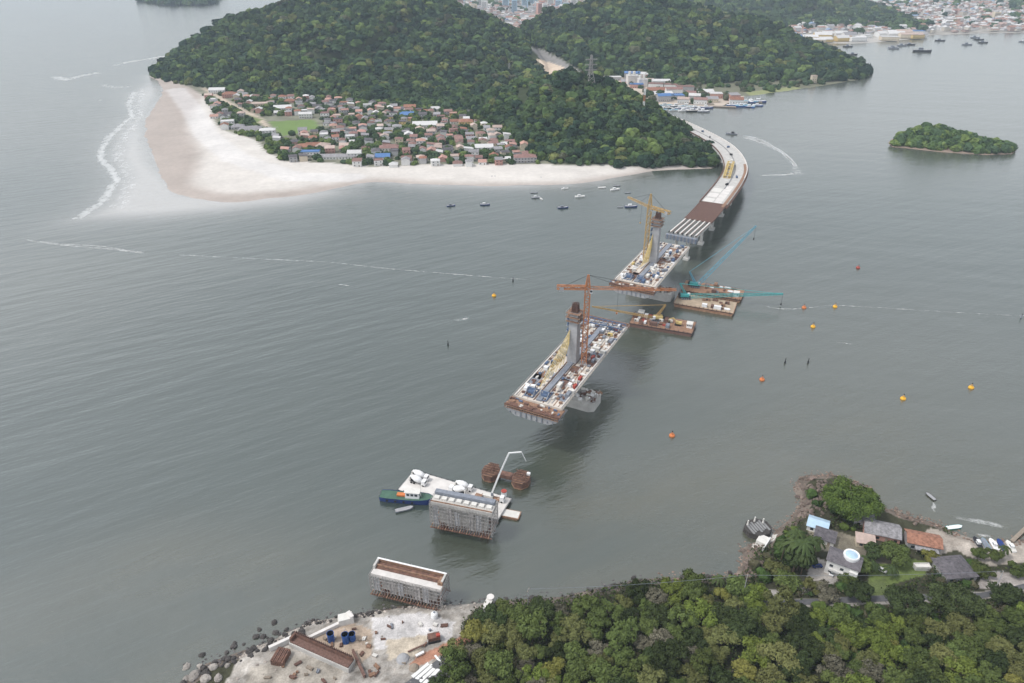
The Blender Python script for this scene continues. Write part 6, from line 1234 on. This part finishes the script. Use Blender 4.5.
# ---- rubble, too many to count
rs = np.random.RandomState(91); X = rs.uniform(-120, 260, 40000); Y = rs.uniform(100, 290, 40000); hx = np.clip(((X-sx[0])/.9).astype(int), 0, len(sx)-1); hy = np.clip(((Y-sy[0])/.9).astype(int), 0, len(sy)-1); sdv = SSD[hy, hx]; Z = SH[hy, hx]
k = (sdv > -2.5) & (sdv < 5) & (rs.rand(len(X)) < .8); k |= inpoly(X, Y, WORKS) & (rs.rand(len(X)) < .05); X, Y, Z = X[k][:5200], Y[k][:5200], Z[k][:5200]; n_ = len(X); print('rubble', n_)
v0 = IC1*np.array([1, .85, .6]); R = rs.uniform(.15, .62, n_); inw2 = inpoly(X, Y, WORKS)
V = v0[None]*R[:, None, None]*(1+.25*rs.normal(size=(n_, len(v0), 1)).clip(-1, 1))+np.stack([X, Y, np.maximum(Z, -.15)], 1)[:, None]; tt = np.where(inw2[:, None], np.array([[.42,.37,.33]]), np.where((X > 60)[:, None], np.array([[.22,.16,.13]]), np.array([[.13,.12,.12]])))*rs.uniform(.6, 1.3, (n_, 1))
o = np_mesh('shore_rubble', V.reshape(-1, 3), (IF1[None]+np.arange(n_)[:, None, None]*len(v0)).reshape(-1, 3), 'near_ground', np.repeat(tt, len(v0), 0)); o['kind'] = 'stuff'
# ---- works yard
def yl(pa, pb): a, b_ = Vector(wsp(*pa)), Vector(wsp(*pb)); return a, b_, math.atan2(b_.y-a.y, b_.x-a.x), (b_-a).length
a, b_, rz, L = yl((293,643), (352,669)); t = thing('abutment_trough', 'long rusty brown abutment wall with concrete rim on the works yard', 'abutment', (a.x, a.y, 3), rz)
mb = MB(); mb.box((L/2, .2, 1.0), (L, 4.2, 2.2), m='concrete'); mb.build('base', None, t); mb = MB(); mb.box((L/2, 1.6, 2.9), (L-.6, .8, 2.6), m='rust'); mb.box((L/2, -.2, 2.35), (L-.6, 2.6, .5), m='rebar'); mb.box((.4, .4, 2.9), (.8, 3.2, 2.4), m='rust'); mb.build('wall', None, t); mb = MB(); [mb.box((1+i*(L-2)/30, 1.6, 4.6), (.15, .7, .9), m='rebar') for i in range(31)]; mb.build('rebar', None, t)
for i, (pa, pb, h_) in enumerate([((270,651), (292,641), 2.4), ((302,643), (342,624), 1.6)]):
    a, b_, rz, L = yl(pa, pb); t = thing('retaining_wall', ['white retaining wall left of the rusty abutment wall', 'long low white kerb wall leading up to the blue tanks'][i], 'retaining wall', a, rz); MB().box((L/2, 0, h_/2-.9), (L, .9, h_+1.2), m='wall_white').build('wall', None, t); MB().box((L/2, 0, h_-.2), (L+.3, 1.2, .2), m='concrete_pale').build('coping', None, t)
t = thing('formwork_stack', 'dark red-brown formwork stack at the foot of the retaining wall', 'formwork', wsp(281,659), 1.35); mb = MB(); [mb.box((0, -2.2+k*.7, 1.2), (6, .5, 2.4+.3*(k % 2)), m='rust') for k in range(7)]; mb.build('panel', None, t)
for i, (x, y) in enumerate([(331.5,641),(346,642),(352.5,639.5)]):
    t = thing('steel_tank', ['blue open-topped tank standing alone left of the other two', 'blue open-topped tank, left one of the close pair', 'blue open-topped tank, right one of the close pair'][i], 'tank', wsp(x, y), 0, 'blue tanks on the works yard'); hh_ = 4.3 if i < 2 else 3.2
    mb = MB(); mb.cyl((0,0,0), (0,0,hh_), 1.25, n=20, m='tank_blue', cap=False); mb.cyl((0,0,hh_-.05), (0,0,.3), 1.15, n=20, m='black', cap=False); mb.cyl((0,0,.25), (0,0,.35), 1.15, n=20, m='black'); mb.build('shell', None, t); mb = MB(); mb.lathe([(1.25, hh_), (1.38, hh_), (1.38, hh_-.2), (1.25, hh_-.2)], 20, m='tank_blue'); mb.build('rim', None, t)
t = thing('concrete_block', 'tilted white concrete block at the water edge above the blue tanks', 'concrete block', wsp(346,621), .3); mb = MB(); mb.box((0,0,1.3), (6,4,2.6), m='offwhite', top=.86); mb.build('block', None, t); mb = MB(); mb.box((1.8,.2,2.8), (1.6,3.4,.5), .4, m='concrete_pale'); mb.build('slab', None, t)
a, b_, rz, L = yl((353,652), (365,678)); t = thing('steel_girder', 'dark steel girder lying beside the rusty abutment wall', 'girder', a, rz); mb = MB(); mb.box((L/2, 0, .9), (L, .2, 1.2), m='rebar'); mb.build('web', None, t); mb = MB(); [mb.box((L/2, 0, z), (L, .9, .15), m='rebar') for z in (.25, 1.5)]; mb.build('flange', None, t)
t = thing('drill_rig', 'dark red drilling rig lying with its long mast on the yard', 'drill rig', wsp(434,640), .25); [MB().box((0, s, .5), (4.6, .8, 1.0), m='black').build('track', None, t) for s in (-1.2, 1.2)]; MB().box((0,0,1.8), (4.4,2.6,1.6), m='rust').build('body', None, t); MB().box((1.6,-.6,2.9), (1.4,1.2,1.0), m='red').build('cab', None, t)
l0 = local(wsp(434,640), .25, WS(427,645)); l1 = local(wsp(434,640), .25, WS(408,653)); MB().bar((l0.x, l0.y, .9), (l1.x, l1.y, .7), .45, m='rebar').build('mast', None, t)
t = thing('concrete_pipe_chute', 'pale concrete ramp sticking out of the shore right of the yard', 'ramp', wsp(484,612), 0); q0 = Vector(wsp(484,612)); q1 = W(490.5,598,3.4)-q0; mb = MB(); mb.bar((0,0,.3), q1, 2.6, .9, m='offwhite'); mb.build('ramp_slab', None, t); mb = MB(); mb.cyl(tuple(q1+Vector((0,0,-4))), tuple(q1+Vector((0,0,.8))), 1.5, n=10, m='concrete_pale'); mb.build('end_post', None, t)
t = thing('water_tank', 'small white round tank below the scaffolded pier', 'tank', wsp(434.5,617), 0); MB().lathe([(1.3,0),(1.35,1.8),(.9,2.4),(.01,2.6)], 14, m='white').build('shell', None, t, smooth=True); MB().cyl((0,0,2.4), (0,0,2.8), .4, n=8, m='steel_grey').build('lid', None, t)
t = thing('spoil_heap', 'round grey spoil heap in the middle of the yard', 'heap', wsp(403,659), 0); MB().lathe([(2.6,-.2),(2.1,.7),(1.2,1.4),(.01,1.7)], 14, m='concrete_grey').build('heap', None, t); t = thing('spoil_heap', 'small round gravel heap next to the road end', 'heap', wsp(414,668), 0); MB().lathe([(2.0,-.2),(1.6,.6),(.9,1.2),(.01,1.4)], 14, m='wood').build('heap', None, t)
for k in range(90):
    x, y = rt.uniform(262, 452), rt.uniform(618, 682)
    if not inpoly(np.array([x]), np.array([y]), [(266,660),(345,632),(380,622),(452,618),(455,632),(400,672),(330,684),(262,684)])[0] or inpoly(np.array([x]), np.array([y]), [(288,635),(360,655),(372,680),(285,660)])[0]: continue
    m = rt.choice(['timber', 'rebar', 'offwhite', 'steel_grey', 'wood', 'wood', 'rust']); ob = bundle(wsp(x, y), rt.uniform(0, 3), rt.uniform(.8, 3.0), rt.uniform(.5, 1.3), m, '', 'material bundles on the works yard'); PEND.append((ob, '%s bundle of material on the works yard' % COLW.get(m, {'wood': 'grey brown'}.get(m, m))))
# asphalt with painted bars
def sheet(name, pts, z, m): P = [WS(x, y) for x, y in pts]; mb = MB(); mb.add([(p.x, p.y, p.z+z) for p in P], [tuple(range(len(P)))] if (P[1]-P[0]).cross(P[2]-P[0]).z > 0 else [tuple(range(len(P)))[::-1]], m); return struct(mb.build(name, None))
def grid_sheet(name, A, B, C_, D_, z, m, n1_=12, n2_=4):
    mb = MB(); a, b_, c, d = [WS(*q) for q in (A, B, C_, D_)]; v = []
    for i in range(n1_+1):
        for j in range(n2_+1): p = a.lerp(b_, i/n1_).lerp(d.lerp(c, i/n1_), j/n2_); v.append((p.x, p.y, ssamp(p.x, p.y)+z))
    mb.add(v, [(i*(n2_+1)+j, (i+1)*(n2_+1)+j, (i+1)*(n2_+1)+j+1, i*(n2_+1)+j+1) for i in range(n1_) for j in range(n2_)], m); return struct(mb.build(name, None))
grid_sheet('road', (404,684), (444,655), (470,668), (440,700), .10, 'asphalt')
for k in range(4): f_ = k/4; grid_sheet('road_marking', (411+f_*15, 676+f_*9.5), (428+f_*13, 662+f_*8), (430.5+f_*13, 664+f_*8), (413.5+f_*15, 678.3+f_*9.5), .16, 'paint', 6, 1)
grid_sheet('road_marking', (434,656), (436,655), (444,665), (442,666), .16, 'paint', 4, 1)
grid_sheet('road', (724,603), (980,593), (980,599), (724,609), .12, 'asphalt', 60, 3); grid_sheet('road', (980,593), (1040,580), (1040,586), (980,599), .12, 'asphalt', 16, 3)
t = thing('site_fence', 'white board lying along the orange soil strip', 'board', wsp(420,655), .55); MB().box((0,0,.5), (3.2,.9,.8), m='white').build('board', None, t); MB().box((0,0,.1), (3.4,1.1,.15), m='timber').build('base', None, t)
a = Vector(wsp(838,592)); b_ = Vector(wsp(766,598)); 
# power poles and line
def pole(label, x, y, ytop):
    p = Vector(wsp(x, y)); h = HG(p.x, p.y, ytop)-p.z; t = thing('utility_pole', label, 'pole', p); MB().cyl((0,0,-.5), (0,0,h), .2, .13, n=8, m='concrete_grey').build('pole', None, t); MB().box((0,0,h-.5), (2.2,.15,.15), 1.2, m='wood').build('crossbar', None, t); return Vector((p.x, p.y, p.z+h))
P1 = pole('pale utility pole standing in the near forest by the shore', 528, 607, 589); P2 = pole('utility pole at the bend of the coastal road', 742, 600, 575); P3 = pole('utility pole near the right edge above the road', 992, 596, 571)
for i, (a, b_) in enumerate(((P1, P2), (P2, P3))):
    mb = MB(); pr = a
    for k in range(1, 17): s = k/16; q = a.lerp(b_, s)-Vector((0,0,5*s*(1-s))); mb.bar(pr, q, .07, m='steel_grey'); pr = q
    o = mb.build('power_cable', None); tag(o, ['thin power cable hanging above the forest shoreline', 'thin power cable hanging above the road on the point'][i], 'cable')
# people on the decks and beach: small standing figures
def person(label, p, rz, top, legs):
    t = thing('person', label, 'person', p, rz, 'people at work and on the beach'); me = bpy.data.meshes.new('body'); vs = [(0,0,.95),(0,0,1.2),(0,0,1.45),(0,0,1.56),(0,0,1.72),(-.2,0,1.42),(-.27,.03,1.12),(-.25,.12,.9),(.2,0,1.42),(.27,.03,1.12),(.25,.12,.9),(-.1,0,.9),(-.12,.02,.5),(-.13,0,.06),(.1,0,.9),(.12,-.02,.5),(.13,0,.06)]
    ed = [(0,1),(1,2),(2,3),(3,4),(2,5),(5,6),(6,7),(2,8),(8,9),(9,10),(0,11),(11,12),(12,13),(0,14),(14,15),(15,16)]; me.from_pydata(vs, ed, []); o = bpy.data.objects.new('body', me); COL.objects.link(o); o.parent = t; o.modifiers.new('Skin', 'SKIN')
    for i, r in enumerate([.16,.17,.18,.06,.12,.07,.055,.045,.07,.055,.045,.1,.075,.06,.1,.075,.06]): me.skin_vertices[0].data[i].radius = (r, r*.8)
    me.skin_vertices[0].data[0].use_root = True; me.materials.append(MATS[top]); sb = o.modifiers.new('Sub', 'SUBSURF'); sb.levels = 1; sb.render_levels = 1
    mb = MB(); mb.lathe([(.14,1.72),(.15,1.78),(.1,1.87),(.01,1.9)], 8, m=legs); mb.build('helmet', None, t)
for i in range(14):
    S = S1 if i < 9 else S2; y = S[3]*(.12+.055*i if i < 9 else .2+.13*(i-9)); x = S[4]*(.30 if i % 2 else .42)*(.9 if i % 3 else -1); person('', world(S[1], S[2], (x, y, .12)), i*1.3, ['orange', 'form_blue', 'white'][i % 3], 'buoy_yellow'); PEND.append((REG[-1], 'worker in %s standing on the %s bridge deck' % (['orange', 'blue', 'white'][i % 3], 'nearer' if i < 9 else 'farther')))
for i, (x, y) in enumerate([(492,177),(495,177),(541,178)]): p = W(x, y, 1); person('', (p.x, p.y, float(samp(p.x, p.y))), i, 'hull_blue', 'black'); PEND.append((REG[-1], 'tiny dark figure standing on the beach'))

# ================================================================ LABELS
ORD = ['leftmost', 'second', 'third', 'fourth', 'fifth', 'sixth', 'seventh', 'eighth', 'ninth', 'tenth', 'eleventh', 'twelfth', 'thirteenth', 'fourteenth', 'fifteenth', 'sixteenth', 'seventeenth', 'eighteenth', 'nineteenth', 'twentieth', 'twenty-first', 'twenty-second', 'twenty-third', 'twenty-fourth', 'twenty-fifth']
from collections import defaultdict
bpy.context.view_layer.update(); gr = defaultdict(list)
for o, b_ in PEND: px, py = PXN(o.location[0], o.location[1], o.location[2]); gr[b_].append((float(px), float(py), o))
def assign(b_, L):
    if len(L) > 48:
        L.sort(key=lambda q_: q_[1]); h_ = len(L)//2; assign(b_+', upper half', L[:h_]); return assign(b_+', lower half', L[h_:])
    L.sort(key=lambda q_: q_[0]); n_ = len(L)
    for i, (px, py, o) in enumerate(L):
        if n_ == 1: o['label'] = b_; continue
        if i == n_-1: o['label'] = b_+', rightmost such'
        elif i == 0: o['label'] = b_+', leftmost such'
        elif i < len(ORD): o['label'] = b_+', '+ORD[i]+' from left'
        elif n_-1-i < len(ORD): o['label'] = b_+', '+ORD[n_-1-i]+' from right'
        else: o['label'] = b_+', in the middle of the many'
for b_, L in gr.items(): assign(b_, L)
# ---------------------------------------------------------------- air
hz = MB().box((0, 5000, 140), (62000, 62000, 300)); hz.v = [(x, y, -12 if z < 0 else 262) for x, y, z in hz.v]
hm = bpy.data.materials.new('air'); hm.use_nodes = True; hn = hm.node_tree; hn.nodes.clear()
pv = hn.nodes.new('ShaderNodeVolumePrincipled'); pv.inputs['Color'].default_value = (.74, .86, 1.0, 1); pv.inputs['Density'].default_value = .00009; pv.inputs['Anisotropy'].default_value = 0
ho = hn.nodes.new('ShaderNodeOutputMaterial'); hn.links.new(pv.outputs[0], ho.inputs['Volume'])
struct(hz.build('haze', hm), 'stuff')
